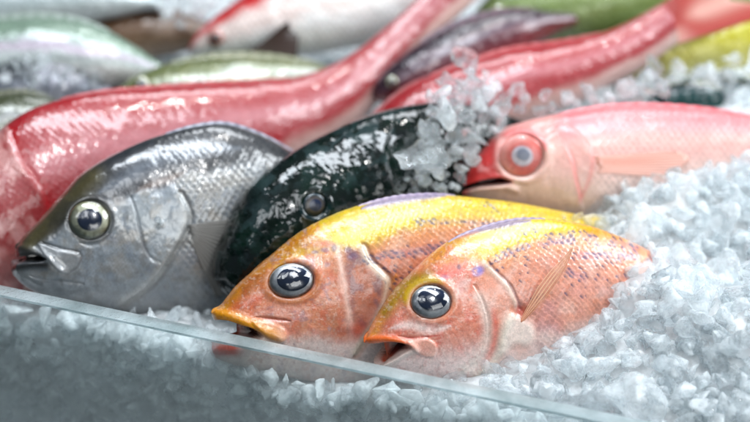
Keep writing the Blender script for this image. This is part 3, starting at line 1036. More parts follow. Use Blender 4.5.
    up = stroke(P, [(21, 248), (30, 250), (40, 254), (52, 262), (62, 270)], 4.2, False)
    lo = stroke(P, [(15, 269), (24, 265), (36, 263), (48, 267), (58, 272)], 4.6, False)
    col = blend(col, srgb(30, 24, 20), stroke(P, [(16, 252), (26, 254), (40, 256)], 5.0, False))
    col = blend(col, srgb(26, 22, 20), stroke(P, [(12, 268), (22, 267), (32, 265), (46, 264)], 5.0, False))
    col = blend(col, srgb(150, 154, 160), stroke(P, [(36, 246), (46, 252), (56, 262)], 3) * 0.5)
    mx = inside(P, [(38, 244), (52, 247), (78, 254), (79, 266), (68, 273), (58, 268), (48, 258)], 1.8)
    col = blend(col, srgb(148, 150, 152), mx * 0.7)
    col = blend(col, srgb(60, 58, 58), stroke(P, [(40, 242), (58, 249), (80, 253), (78, 266), (68, 273)], 1.4, False) * 0.65)
    disp += 2.6 * up + 3.0 * lo + 1.6 * mx - 1.4 * stroke(P, [(42, 242), (60, 249), (80, 252)], 1.8)
    disp -= 1.2 * stroke(P, [(30, 276), (46, 280), (64, 282), (84, 284)], 2.0)
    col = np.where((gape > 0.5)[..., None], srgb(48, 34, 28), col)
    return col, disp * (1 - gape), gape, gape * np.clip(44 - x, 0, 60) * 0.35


M['grey_skin'] = skin_mat('grey_fish_skin', rough=0.36, coat=1.0, coat_rough=0.06, bump=0.09, bscale=1300, sss=0.03, metal=0.15, coat_ior=1.6)
F4 = Fish('grey_bream', 'silver grey fish with dark back and round yellow ringed eye', G_ROW,
          [(17, 249), (25, 236), (43, 217), (64, 193), (82, 174), (107, 158), (141, 142), (168, 133), (196, 126), (224, 124), (251, 131), (280, 144), (312, 164), (345, 190), (372, 212)],
          [(14, 275), (22, 284), (36, 292), (54, 299), (76, 304), (102, 311), (136, 317), (168, 321), (200, 323), (232, 321), (262, 314), (292, 300), (320, 282), (348, 262), (374, 250)],
          [6, 11, 15, 18, 20, 22, 24, 25, 25, 24, 22, 18, 13, 8, 5],
          (120, 312, -0.016), 26, 27, 520, 240, M['grey_skin'], paint_f4)


def eye_gold(rad, XY):
    c = np.broadcast_to(srgb(214, 214, 180), rad.shape + (3,)).copy()
    a = np.arctan2(XY[:, 1], XY[:, 0])
    c = blend(c, srgb(140, 136, 92), sm(0.45, 0.8, vnoise(a * 8, rad * 3, 5)) * 0.6)
    c = blend(c, srgb(150, 142, 84), sm(0.84, 0.98, rad) * 0.7)
    c = blend(c, srgb(216, 216, 190), sm(0.74, 0.62, rad) * 0.6)
    return c


F4.eye((90, 220), 20.8, 19.2, 0.0, 0.46, eye_gold, 0.60, (-0.04, 0.03), tilt=0.3)


def col_greyfin(UV, ridge):
    c = np.broadcast_to(srgb(120, 118, 114), UV.shape[:1] + (3,)).copy()
    return blend(c, srgb(96, 92, 88), (ridge * 0.5 + 0.5) * 0.5)


F4.fin('pectoral_fin', [(187, 224), (190, 232), (190, 240)], [(262, 214), (270, 244), (250, 282), (214, 296)], col_greyfin, 1.0, 3.5, 0.7, 14, follow=True)


def col_spine(UV):
    c = np.broadcast_to(srgb(104, 106, 122), UV.shape[:1] + (3,)).copy()
    return blend(c, srgb(190, 190, 204), (np.sin(UV[:, 0] * 80) * 0.5 + 0.5) * 0.5)


F4.back_fin('dorsal_fin', tau_at(F4, 165), tau_at(F4, 305), 3.0, col_spine, 1.8, 16)


# ------------------------------------------------------------------ dark parrot-like fish
def paint_f3(P, tau, f):
    x, y = P[..., 0], P[..., 1]
    nz = fbm(P, 22, 301)
    n2 = fbm(P, 8, 305)
    n3 = fbm(P, 3.2, 309, 3)
    col = np.broadcast_to(srgb(5, 17, 13), P.shape[:-1] + (3,)).copy()
    col = blend(col, srgb(9, 34, 25), sm(0.45, 0.75, nz) * 0.7)
    col = blend(col, srgb(8, 12, 16), sm(0.5, 0.8, n2) * 0.6)
    # highlight flecks of the wet slime, painted into the colour
    fl = sm(0.60, 0.68, fbm(P, 6, 320, 5)) * sm(0.42, 0.6, fbm(P, 26, 330))
    zone = np.maximum(stroke(P, [(268, 182), (290, 172), (320, 152), (350, 138), (400, 122)], 14, False),
                      0.9 * np.maximum(stroke(P, [(328, 186), (350, 178), (376, 166), (410, 150)], 9), stroke(P, [(236, 222), (250, 216), (262, 210), (246, 232), (240, 252)], 11)))
    fl2 = sm(0.50, 0.56, fbm(P, 9, 340, 5, -0.6, 1.6)) * zone
    col = blend(col, srgb(120, 150, 156), np.clip(fl * 0.04 + fl2 * 0.10, 0, 0.8))
    e = ell(P, (315, 205), 11.5, 11.5)
    col = blend(col, srgb(8, 40, 48), np.exp(-((e - 1.25) / 0.2) ** 2) * 0.6 * sm(200, 212, y))
    disp = (n2 - 0.5) * 0.5 + (nz - 0.5) * 1.4 + (n3 - 0.5) * 0.25
    disp += 0.8 * np.exp(-((e - 1.35) / 0.25) ** 2) - 4 * sm(1.1, 0.8, e)
    mo = stroke(P, [(214, 284), (222, 283), (230, 287), (236, 290)], 2.0, False)
    disp -= 2.5 * mo
    disp += 1.8 * stroke(P, [(216, 279), (226, 278), (236, 284)], 3, False)
    col = blend(col, srgb(30, 40, 46), mo * 0.6)
    gl = [(392, 126), (386, 150), (390, 176), (400, 200)]
    d, t, s = line(P, gl)
    disp += 1.8 * sm(1.0, -2.0, -d * s) * np.exp(-(d / 18) ** 2)
    return col, disp, np.zeros_like(x)


M['dark_skin'] = skin_mat('dark_fish_skin', rough=0.4, coat=1.0, coat_rough=0.05, bump=0.09, bscale=420, sss=0.0, slime=0.35, spec=0.04, patchy=140.0, coat_ior=1.56)
F3 = Fish('dark_green_fish', 'black green glossy fish with blunt head between grey and yellow fish', G_ROW,
          [(215, 274), (216, 260), (222, 244), (231, 224), (245, 193), (261, 177), (283, 160), (307, 144), (333, 131), (357, 120), (384, 111), (412, 105), (442, 102), (475, 106), (510, 116), (545, 130)],
          [(221, 291), (228, 297), (238, 302), (250, 306), (266, 309), (284, 311), (306, 311), (328, 308), (350, 302), (374, 294), (400, 282), (426, 268), (454, 250), (484, 228), (514, 204), (546, 180)],
          [1.5, 12, 17, 20, 22, 24, 25, 26, 26, 26, 25, 23, 20, 16, 11, 6],
          (250, 306, -0.008), 30, 27, 420, 200, M['dark_skin'], paint_f3)


def eye_dark(rad, XY):
    c = np.broadcast_to(srgb(34, 28, 26), rad.shape + (3,)).copy()
    c = blend(c, srgb(10, 44, 54), sm(0.75, 0.95, rad) * 0.9)
    return blend(c, srgb(84, 74, 72), np.exp(-((rad - 0.6) / 0.08) ** 2) * 0.5)


F3.eye((315, 205), 11.5, 11.5, 0.0, 0.22, eye_dark, 0.55, cornea=M['cornea_dull'])


# ------------------------------------------------------------------ pink snapper behind
def paint_f6(P, tau, f):
    x, y = P[..., 0], P[..., 1]
    nz = fbm(P, 26, 401)
    n2 = fbm(P, 8, 405)
    col = np.broadcast_to(srgb(228, 176, 168), P.shape[:-1] + (3,)).copy()
    col = blend(col, srgb(216, 112, 118), sm(0.30, 0.05, f + (nz - 0.5) * 0.1) * 0.9)
    col = blend(col, srgb(232, 204, 194), sm(0.35, 0.65, f))
    col = blend(col, srgb(222, 150, 156), stroke(P, [(560, 128), (620, 126), (680, 126), (760, 128)], 7, False) * 0.35)
    head = sm(570, 545, x)
    col = blend(col, srgb(226, 190, 176), head * 0.5)
    # red snout
    snout = inside(P, [(452, 192), (458, 176), (468, 162), (486, 144), (496, 140), (496, 158), (500, 172), (512, 182), (490, 186), (470, 188)], 5)
    col = blend(col, srgb(186, 30, 30), snout * 0.95)
    col = blend(col, srgb(226, 150, 148), snout * sm(0.55, 0.7, fbm(P, 9, 420)) * stroke(P, [(480, 170), (488, 160), (486, 152)], 10) * 0.9)
    col = blend(col, srgb(208, 80, 80), stroke(P, [(500, 136), (520, 132), (540, 136), (546, 150)], 6) * 0.75)
    pre = [(556, 128), (564, 142), (572, 160), (576, 180), (580, 196)]
    d, t, s = line(P, pre)
    col = blend(col, srgb(212, 110, 104), np.exp(-(d / 2.6) ** 2) * 0.7)
    op = [(566, 124), (580, 134), (592, 152), (590, 176), (580, 200)]
    do, to, so = line(P, op)
    col = blend(col, srgb(216, 120, 112), np.exp(-(do / 2.6) ** 2) * 0.55)
    H, E, R, LX, LY = scales(P, 0.0, 7, 4.8, None, 21)
    trunk = sm(585, 605, x)
    col = col * (1 + trunk[..., None] * ((E - 0.3) * 0.26 + (R - 0.5) * 0.1)[..., None])
    col = col * (0.9 + 0.2 * n2)[..., None]
    disp = trunk * (H - 0.5) * 1.2 + (n2 - 0.5) * 0.8
    disp += 1.8 * sm(1.0, -2.0, -d * s) * np.exp(-(d / 20) ** 2) * sm(0, .1, t) + 2.0 * sm(1.0, -2.0, -do * so) * np.exp(-(do / 16) ** 2)
    e = ell(P, (522, 156), 23, 22, 0.4)
    disp += 1.2 * np.exp(-((e - 1.14) / 0.16) ** 2) - 5.0 * sm(1.06, 0.85, e)
    gape = inside(P, [(452, 189.5), (468, 186), (484, 181), (500, 179), (511, 182), (498, 185), (480, 187), (464, 191), (452, 193)], 1.3, 4)
    lo = stroke(P, [(459, 193), (474, 190), (490, 188), (506, 187), (516, 190)], 3.6, False)
    col = blend(col, srgb(206, 64, 52), np.clip(lo * 1.2, 0, 1) * sm(476, 462, x))
    col = blend(col, srgb(232, 196, 182), np.clip(lo * 1.2, 0, 1) * sm(466, 480, x))
    disp += 2.2 * lo + 1.4 * stroke(P, [(458, 188), (474, 183), (492, 177), (508, 178)], 3, False)
    col = np.where((gape > 0.5)[..., None], srgb(84, 12, 14), col)
    return col, disp * (1 - gape), gape


M['pink_skin'] = skin_mat('pink_fish_skin', rough=0.36, coat=0.6, coat_rough=0.16, bump=0.12, bscale=900, sss=0.12)
F6 = Fish('pink_snapper', 'pale pink fish with red snout lying behind the yellow fish', G_ROW,
          [(457, 190), (461, 180), (469, 167), (482, 151), (502, 131), (524, 122), (549, 116), (580, 110), (615, 106), (655, 106), (700, 109), (745, 115), (790, 124), (830, 134)],
          [(458, 194), (466, 198), (478, 203), (494, 209), (514, 215), (536, 220), (562, 224), (590, 225), (622, 222), (660, 214), (704, 202), (748, 190), (792, 178), (830, 172)],
          [1.5, 8, 13, 17, 20, 22, 23, 24, 23, 21, 18, 14, 10, 6],
          (514, 215, 0.006), 12, 27, 400, 190, M['pink_skin'], paint_f6, tone=0.80)


def eye_red(rad, XY):
    c = np.broadcast_to(srgb(220, 108, 98), rad.shape + (3,)).copy()
    c = blend(c, srgb(228, 158, 148), sm(0.5, 0.9, rad) * sm(0.2, -0.4, XY[:, 0]) * 0.8)
    c = blend(c, srgb(222, 124, 112), sm(0.86, 1.0, rad) * 0.6)
    return blend(c, srgb(200, 200, 210), sm(0.52, 0.44, rad) * 0.9)


F6.eye((522, 156), 22.5, 21.0, 0.4, 0.20, eye_red, 0.30, (0.0, -0.08), pupil_mat=plain_mat('clouded_pupil', (0.20, 0.22, 0.30), 0.3), cornea=M['cornea_dull'])


def col_opec(UV, ridge):
    c = np.broadcast_to(srgb(226, 168, 152), UV.shape[:1] + (3,)).copy()
    c = blend(c, srgb(214, 118, 92), np.exp(-((UV[:, 1] - 0.35) / 0.3) ** 2) * 0.6 * sm(1.0, 0.3, UV[:, 0]))
    return blend(c, srgb(228, 190, 176), (ridge * 0.5 + 0.5) * 0.5)


F6.fin('pectoral_fin', [(594, 156), (597, 164), (597, 172)], [(676, 150), (688, 156), (682, 166), (656, 176)], col_opec, 0.6, 2.0, 0.6, 10, follow=True)


def col_pinkfin(UV):
    c = np.broadcast_to(srgb(214, 100, 108), UV.shape[:1] + (3,)).copy()
    return blend(c, srgb(232, 170, 170), (np.sin(UV[:, 0] * 80) * 0.5 + 0.5) * 0.4)


F6.back_fin('dorsal_fin', tau_at(F6, 560), tau_at(F6, 760), 3.5, col_pinkfin, 1.6, 14)


# ------------------------------------------------------------------ the long red fish behind the grey one
def paint_red(seed, gill=None, pale=0.6):
    def fn(P, tau, f):
        x, y = P[..., 0], P[..., 1]
        nz = fbm(P, 26, seed)
        n2 = fbm(P, 8, seed + 5)
        col = np.broadcast_to(srgb(152, 20, 28), P.shape[:-1] + (3,)).copy()
        col = blend(col, srgb(172, 52, 58), sm(0.45, 0.75, n2) * 0.35)
        col = blend(col, srgb(226, 170, 178), np.exp(-((f - 0.30 + (nz - 0.5) * 0.10) / 0.075) ** 2) * pale * 0.6)  # pinkish white highlight along the upper flank, painted in
        col = blend(col, srgb(224, 192, 182), sm(0.52, 0.72, f + (nz - 0.5) * 0.15) * 0.92)
        H, E, R, LX, LY = scales(P, -0.3, 6.6, 4.6, None, seed)
        col = blend(col, srgb(214, 140, 144), E * 0.36 * sm(0.08, 0.22, f))
        disp = (H - 0.5) * 0.9 + (n2 - 0.5) * 0.9
        if gill:
            d, t, s = line(P, gill)
            col = blend(col, srgb(168, 24, 30), np.exp(-(d / 7) ** 2) * 0.8)
            hd = sm(-2, 6, d * s)
            col = blend(col, srgb(150, 44, 46), hd * 0.8)
            col = blend(col, srgb(206, 150, 146), hd * sm(0.50, 0.68, fbm(P, 16, seed + 9, 4, 1.3, 2.0)) * 0.8)
            disp += 1.2 * np.exp(-((d - 4) / 7) ** 2) * (s > 0) - 0.8 * np.exp(-(d / 3) ** 2)
        return col, disp, np.zeros_like(x)
    return fn


M['red_skin'] = skin_mat('red_fish_skin', rough=0.36, coat=1.0, coat_rough=0.07, bump=0.08, bscale=700, sss=0.08)
G_BACK = 'fish laid in the rows behind'
F5 = Fish('long_red_fish', 'long crimson fish curving behind the grey fish, tail up', G_BACK,
          [(-95, 262), (-88, 240), (-72, 212), (-45, 178), (-15, 144), (20, 115), (58, 100), (100, 92), (150, 88), (205, 84), (255, 81), (295, 77), (330, 66), (358, 50), (382, 31), (404, 12), (430, -12), (462, -40)],
          [(-92, 276), (-80, 288), (-60, 298), (-30, 304), (5, 305), (45, 298), (90, 282), (135, 260), (180, 236), (225, 212), (268, 190), (306, 166), (342, 138), (372, 108), (398, 78), (424, 50), (456, 18), (494, -16)],
          [2, 11, 16, 20, 23, 24, 24, 24, 23, 22, 20, 17, 14, 11, 8, 6, 5, 4],
          (0, 305, -0.025), 33, 30, 320, 150, M['red_skin'], paint_red(500, [(12, 138), (22, 162), (40, 186), (50, 214), (44, 246), (30, 275)]))


def col_redtail(UV, ridge):
    c = np.broadcast_to(srgb(132, 18, 20), UV.shape[:1] + (3,)).copy()
    return blend(c, srgb(176, 56, 50), (ridge * 0.5 + 0.5) * 0.5)


F5.tail('tail_fin', (500, -110), (580, -60), (520, -66), col_redtail)


def eye_pink(rad, XY):
    c = np.broadcast_to(srgb(206, 96, 84), rad.shape + (3,)).copy()
    return blend(c, srgb(226, 190, 120), np.exp(-((rad - 0.6) / 0.08) ** 2) * 0.7)


F5.eye((-42, 225), 19, 18, 0.0, 0.36, eye_pink, 0.5)

# ------------------------------------------------------------------ red fish further back, tail to the upper edge
F7 = Fish('red_snapper', 'bright red fish in the far row, slender with forked tail above the ice', G_BACK,
          [(352, 152), (356, 140), (366, 124), (384, 104), (410, 84), (440, 72), (475, 60), (510, 50), (550, 44), (590, 36), (620, 26), (644, 14), (662, 4)],
          [(356, 160), (366, 164), (384, 166), (412, 162), (444, 156), (476, 146), (510, 132), (545, 116), (578, 102), (608, 86), (634, 72), (656, 58), (676, 44)],
          [2, 10, 16, 20, 22, 22, 22, 21, 19, 16, 13, 10, 8],
          (430, 158, 0.005), 22, 27, 260, 120, M['red_skin'], paint_red(520, None, 0.5))


def col_redtail2(UV, ridge):
    c = np.broadcast_to(srgb(164, 34, 30), UV.shape[:1] + (3,)).copy()
    c = blend(c, srgb(140, 20, 26), sm(0.35, 0.0, UV[:, 0]) * sm(0.7, 0.4, UV[:, 1]))
    c = blend(c, srgb(200, 150, 140), sm(0.25, 0.0, UV[:, 0]) * sm(0.5, 0.75, UV[:, 1]))
    c = blend(c, srgb(228, 186, 172), np.exp(-((UV[:, 1] - 0.5) / 0.2) ** 2) * 0.8 * sm(0.15, 0.5, UV[:, 0]))
    return blend(c, srgb(224, 130, 110), (ridge * 0.5 + 0.5) * 0.3)


F7.tail('tail_fin', (742, -46), (790, 8), (728, 0), col_redtail2)
F7.eye((374, 138), 9, 9, 0.0, 0.36, eye_pink, 0.5)


# ------------------------------------------------------------------ blurred fish of the back rows
def paint_plain(seed, back, side, belly, band=None, patch=None):
    def fn(P, tau, f):
        nz = fbm(P, 26, seed)
        n2 = fbm(P, 9, seed + 5)
        g = f + (nz - 0.5) * 0.22
        col = np.broadcast_to(srgb(*side), P.shape[:-1] + (3,)).copy()
        col = blend(col, srgb(*back), sm(0.34, 0.12, g))
        col = blend(col, srgb(*belly), sm(0.45, 0.75, g))
        if band:
            col = blend(col, srgb(*band[0]), np.exp(-((g - band[1]) / band[2]) ** 2) * 0.8)
        if patch:
            col = blend(col, srgb(*patch), sm(0.55, 0.7, n2) * 0.5)
        H, E, R, LX, LY = scales(P, -0.1, 7.0, 5.0, None, seed)
        return col * (0.9 + 0.25 * (E - 0.3))[..., None], (H - 0.5) * 0.9 + (n2 - 0.5) * 1.5, np.zeros_like(nz)
    return fn


M['silver_skin'] = skin_mat('silver_fish_skin', rough=0.28, coat=0.8, coat_rough=0.12, bump=0.2, bscale=600, sss=0.0, metal=0.15)


def col_simple(c0, c1):
    def fn(UV, ridge):
        c = np.broadcast_to(srgb(*c0), UV.shape[:1] + (3,)).copy()
        return blend(c, srgb(*c1), (ridge * 0.5 + 0.5) * 0.5)
    return fn


B1 = Fish('silver_fish', 'pale silver fish with mint back in far row by the upper left corner', G_BACK,
          [(-120, 70), (-110, 52), (-80, 34), (-40, 24), (0, 20), (40, 18), (80, 22), (110, 32), (135, 46), (152, 58), (164, 66)],
          [(-116, 82), (-100, 92), (-74, 102), (-36, 108), (4, 108), (44, 104), (82, 98), (112, 92), (138, 86), (154, 82), (166, 80)],
          [2, 12, 18, 22, 24, 24, 22, 18, 12, 7, 4],
          (0, 108, 0.004), 4, 34, 160, 90, M['silver_skin'], paint_plain(600, (136, 158, 140), (196, 206, 204), (216, 214, 212), ((206, 186, 206), 0.36, 0.07)))
B1.tail('tail_fin', (200, 58), (204, 106), (186, 80), col_simple((150, 150, 140), (110, 112, 108)))
B1.eye((-88, 62), 9, 9, 0.0, 0.36, eye_gold, 0.5)

B2 = Fish('olive_silver_fish', 'mottled olive and silver fish directly behind the long red one', G_BACK,
          [(112, 100), (118, 90), (134, 76), (160, 66), (195, 60), (235, 57), (275, 59), (310, 63), (342, 69), (366, 74)],
          [(116, 108), (128, 118), (150, 126), (180, 130), (212, 128), (246, 120), (280, 110), (314, 98), (346, 88), (370, 82)],
          [2, 11, 17, 21, 23, 23, 20, 15, 9, 5],
          (180, 130, 0.0), 20, 34, 160, 90, M['silver_skin'], paint_plain(620, (112, 120, 78), (176, 184, 160), (206, 206, 196), ((206, 208, 206), 0.3, 0.06), (120, 122, 66)))
B2.eye((142, 84), 7.5, 7.5, 0.0, 0.36, eye_gold, 0.5)

B3 = Fish('green_fish', 'small olive green fish at the far edge behind the long red fish', G_BACK,
          [(-90, 150), (-84, 136), (-66, 118), (-40, 104), (-10, 97), (20, 93), (46, 96), (66, 104), (80, 110)],
          [(-86, 160), (-76, 170), (-54, 178), (-24, 178), (6, 170), (32, 156), (54, 142), (72, 128), (86, 120)],
          [2, 11, 17, 20, 20, 18, 14, 9, 5],
          (-20, 178, 0.0), 18, 30, 140, 80, M['silver_skin'], paint_plain(640, (60, 66, 36), (92, 100, 62), (150, 150, 120), ((196, 198, 200), 0.3, 0.07)))  # its band is a white reflection painted on the flank
B3.eye((-58, 140), 8, 8, 0.0, 0.36, eye_gold, 0.5)

B4 = Fish('slate_fish', 'slate blue fish under loose ice between the silver and the long red fish', G_BACK,
          [(-70, 108), (-64, 92), (-44, 76), (-10, 66), (26, 60), (58, 62), (86, 72), (106, 84), (120, 92)],
          [(-66, 120), (-54, 130), (-30, 138), (2, 138), (34, 132), (64, 122), (90, 112), (110, 104), (124, 100)],
          [2, 11, 16, 19, 19, 17, 13, 8, 4],
          (0, 138, 0.0), 16, 32, 140, 80, M['silver_skin'], paint_plain(660, (44, 50, 56), (96, 100, 112), (170, 174, 180), None, (190, 186, 200)))
B4.eye((-38, 100), 7.5, 7.5, 0.0, 0.36, eye_gold, 0.5)

B5 = Fish('white_bellied_red_fish', 'red fish rolled over with broad white belly and brown fin, at upper edge', G_BACK,
          [(188, 50), (192, 40), (204, 26), (224, 10), (250, -8), (284, -24), (322, -36), (364, -44), (404, -46), (444, -42), (480, -34)],
          [(190, 56), (204, 60), (226, 62), (254, 60), (286, 58), (318, 54), (352, 48), (388, 42), (420, 32), (452, 16), (484, -8)],
          [2, 12, 19, 24, 27, 28, 27, 24, 19, 12, 6],
          (270, 62, 0.006), 10, 38, 180, 100, M['red_skin'], paint_plain(680, (186, 34, 36), (222, 204, 198), (240, 240, 238)), tone=0.95)
B5.eye((216, 38), 8, 8, 0.0, 0.36, eye_pink, 0.5)
B5.fin('pelvic_fin', [(296, 18), (299, 38), (296, 60)], [(284, 24), (262, 42), (240, 56)], col_simple((48, 26, 14), (28, 15, 8)), 2.0, 14.0, 1.0, 8)

B6 = Fish('plum_fish', 'dark plum coloured fish lying above the red snapper', G_BACK,
          [(372, 92), (376, 82), (390, 66), (412, 48), (440, 32), (470, 20), (502, 12), (532, 10), (556, 12), (572, 14)],
          [(376, 100), (390, 104), (412, 102), (438, 94), (466, 82), (494, 68), (520, 54), (544, 40), (562, 30), (576, 24)],
          [2, 9, 14, 17, 17, 16, 14, 10, 6, 4],
          (420, 102, 0.01), 24, 30, 140, 80, M['silver_skin'], paint_plain(700, (46, 30, 42), (96, 42, 54), (150, 72, 76), ((84, 74, 88), 0.3, 0.06)))
B6.eye((392, 82), 6, 6, 0.0, 0.36, eye_gold, 0.5)

B7 = Fish('lime_yellow_fish', 'yellow green fish behind the forked red tail by the upper right corner', G_BACK,
          [(596, 62), (600, 52), (614, 36), (640, 20), (676, 10), (716, 6), (760, 8), (800, 16), (836, 28), (860, 38)],
          [(598, 70), (610, 78), (632, 84), (662, 86), (698, 84), (736, 80), (776, 74), (812, 66), (842, 58), (864, 54)],
          [2, 11, 17, 21, 22, 21, 18, 13, 8, 4],
          (660, 86, 0.0), 6, 34, 160, 90, M['silver_skin'], paint_plain(720, (120, 140, 60), (190, 182, 60), (206, 200, 120)))
B7.eye((624, 54), 7, 7, 0.0, 0.36, eye_gold, 0.5)

B8 = Fish('moss_green_fish', 'moss green fish stretched along the upper edge behind the red tail', G_BACK,
          [(470, 22), (476, 10), (494, -8), (524, -22), (560, -30), (600, -34), (644, -32), (688, -26), (726, -16), (752, -8)],
          [(472, 30), (484, 38), (506, 44), (536, 46), (570, 44), (606, 40), (648, 32), (690, 22), (728, 10), (756, 4)],
          [2, 11, 17, 21, 23, 23, 20, 15, 9, 5],
          (540, 46, 0.01), 4, 34, 160, 90, M['silver_skin'], paint_plain(740, (92, 112, 56), (128, 148, 84), (150, 168, 110)))
B8.eye((498, 12), 7, 7, 0.0, 0.36, eye_gold, 0.5)

B9 = Fish('teal_fish', 'dark teal fish half buried in ice behind the pink one', G_BACK,
          [(646, 102), (650, 96), (660, 88), (676, 82), (700, 78), (730, 78), (764, 82), (796, 90), (820, 98)],
          [(648, 108), (658, 114), (674, 118), (694, 120), (718, 120), (744, 118), (774, 114), (800, 110), (824, 108)],
          [2, 9, 13, 15, 16, 15, 12, 8, 4],
          (700, 120, 0.0), 6, 30, 120, 70, M['dark_skin'], paint_plain(760, (12, 44, 48), (18, 66, 66), (30, 84, 80)))
B9.eye((664, 98), 5, 5, 0.0, 0.36, eye_dark, 0.5)
B10 = Fish('ice_blue_fish', 'very pale blue fish running along the upper edge, cut off by it', G_BACK,
           [(-70, 18), (-64, 6), (-44, -8), (-10, -18), (30, -24), (72, -24), (110, -18), (140, -8), (162, 0)],
           [(-66, 26), (-52, 32), (-28, 35), (6, 34), (44, 30), (82, 24), (116, 18), (144, 12), (166, 10)],
           [2, 10, 16, 19, 20, 18, 14, 9, 5],
           (0, 35, 0.012), 4, 34, 120, 70, M['silver_skin'], paint_plain(780, (196, 210, 214), (212, 224, 226), (222, 228, 228)))
B10.eye((-48, 10), 6, 6, 0.0, 0.36, eye_gold, 0.5)
B11 = Fish('brown_fish', 'rusty brown fish tail end showing behind the pale silver fish', G_BACK,
           [(60, 44), (66, 34), (82, 22), (106, 14), (136, 10), (166, 12), (196, 18), (222, 26), (240, 32)],
           [(62, 52), (76, 58), (98, 62), (126, 62), (156, 58), (186, 52), (212, 46), (230, 42), (244, 40)],
           [2, 10, 15, 18, 18, 15, 11, 7, 4],
           (120, 62, -0.012), 4, 34, 120, 70, M['silver_skin'], paint_plain(790, (80, 52, 34), (112, 80, 54), (150, 124, 100)))
B11.eye((84, 40), 6, 6, 0.0, 0.36, eye_gold, 0.5)
def col_ridge(c0, c1):
    def fn(UV):
        c = np.broadcast_to(srgb(*c0), UV.shape[:1] + (3,)).copy()
        return blend(c, srgb(*c1), (np.sin(UV[:, 0] * 70) * 0.5 + 0.5) * 0.5)
    return fn


for F_, x0, x1, h, c0, c1 in ((F5, 60, 290, 3.0, (150, 24, 30), (196, 90, 92)), (F7, 430, 600, 4.0, (150, 24, 30), (196, 90, 92)), (B1, -40, 110, 6.0, (120, 136, 124), (176, 184, 180)),
                              (B2, 170, 320, 6.0, (96, 100, 62), (150, 150, 120)), (B3, -40, 50, 5.0, (60, 64, 40), (120, 120, 90)), (B4, -10, 90, 5.0, (50, 54, 62), (120, 122, 130)),
                              (B6, 420, 540, 5.0, (66, 50, 66), (140, 100, 116)), (B7, 650, 790, 6.0, (120, 132, 50), (180, 170, 80)), (B9, 680, 790, 4.0, (14, 48, 50), (40, 90, 90)),
                              (B10, 0, 120, 5.0, (170, 184, 190), (206, 214, 216)), (B11, 100, 200, 6.0, (96, 60, 36), (140, 100, 70))):
    F_.back_fin('dorsal_fin', tau_at(F_, x0), tau_at(F_, x1), h, col_ridge(c0, c1), 1.6, 16)
B2.fin('pectoral_fin', [(172, 84), (174, 90), (172, 96)], [(212, 84), (216, 96), (204, 106)], col_simple((150, 152, 118), (116, 118, 84)), 1.0, 3.0, 0.8, 8, follow=True)
B1.fin('pectoral_fin', [(-30, 66), (-28, 74), (-30, 82)], [(16, 66), (20, 78), (8, 90)], col_simple((176, 184, 176), (140, 150, 142)), 1.0, 3.0, 0.8, 8, follow=True)
ALL = [F1, F2, F3, F4, F5, F6, F7, B1, B2, B3, B4, B5, B6, B7, B8, B9]

# ------------------------------------------------------------------ clear rim of the tray
ZR = 0.026
RA, RB = on_z(-60, 272.4, ZR), on_z(660, 423.6, ZR)
rdir = (RB - RA) / np.linalg.norm(RB - RA)
rnor = np.array([rdir[1], -rdir[0], 0.0])            # towards the viewer
RA = RA - rdir * 0.12
RB = RB + rdir * 0.12


def rim_dist(P):
    return -((np.asarray(P) - RA) @ rnor)            # >0 behind the sheet


for F_ in (F1, F2, F4):
    print(F_.root.name, 'to rim', rim_dist(F_.P.reshape(-1, 3)).min())


def acrylic_mat():
    m, nt, b = mat_new('misted_acrylic')
    L = nt.links.new
    b.inputs['Base Color'].default_value = (0.90, 0.93, 0.93, 1)
    b.inputs['Transmission Weight'].default_value = 0.68
    b.inputs['IOR'].default_value = 1.25
    tc = nd(nt, 'ShaderNodeTexCoord')
    n1 = nd(nt, 'ShaderNodeTexNoise', ins={'Scale': 26.0, 'Detail': 5.0, 'Roughness': 0.6})
    L(tc.outputs['Object'], n1.inputs['Vector'])
    mr = nd(nt, 'ShaderNodeMapRange', ins={'From Min': 0.35, 'From Max': 0.65, 'To Min': 0.12, 'To Max': 0.40})
    L(n1.outputs['Fac'], mr.inputs['Value'])
    L(mr.outputs['Result'], b.inputs['Roughness'])
    tr = nd(nt, 'ShaderNodeBsdfTransparent', ins={'Color': (0.93, 0.96, 0.96, 1)})
    mx = nd(nt, 'ShaderNodeMixShader')
    ge = nd(nt, 'ShaderNodeNewGeometry')
    sx = nd(nt, 'ShaderNodeSeparateXYZ')
    L(ge.outputs['Position'], sx.inputs[0])
    wob = nd(nt, 'ShaderNodeMath', operation='MULTIPLY_ADD', ins={1: 0.16, 2: -0.08})
    L(n1.outputs['Fac'], wob.inputs[0])
    zz = nd(nt, 'ShaderNodeMath', operation='ADD')
    L(sx.outputs['Z'], zz.inputs[0])
    L(wob.outputs[0], zz.inputs[1])
    cl = nd(nt, 'ShaderNodeMapRange', ins={'From Min': -0.03, 'From Max': 0.012, 'To Min': 0.58, 'To Max': 0.85})
    L(zz.outputs[0], cl.inputs['Value'])
    L(cl.outputs['Result'], mx.inputs[0])
    L(b.outputs[0], mx.inputs[1])
    L(tr.outputs[0], mx.inputs[2])
    L(mx.outputs[0], nt.nodes['Material Output'].inputs['Surface'])
    return m


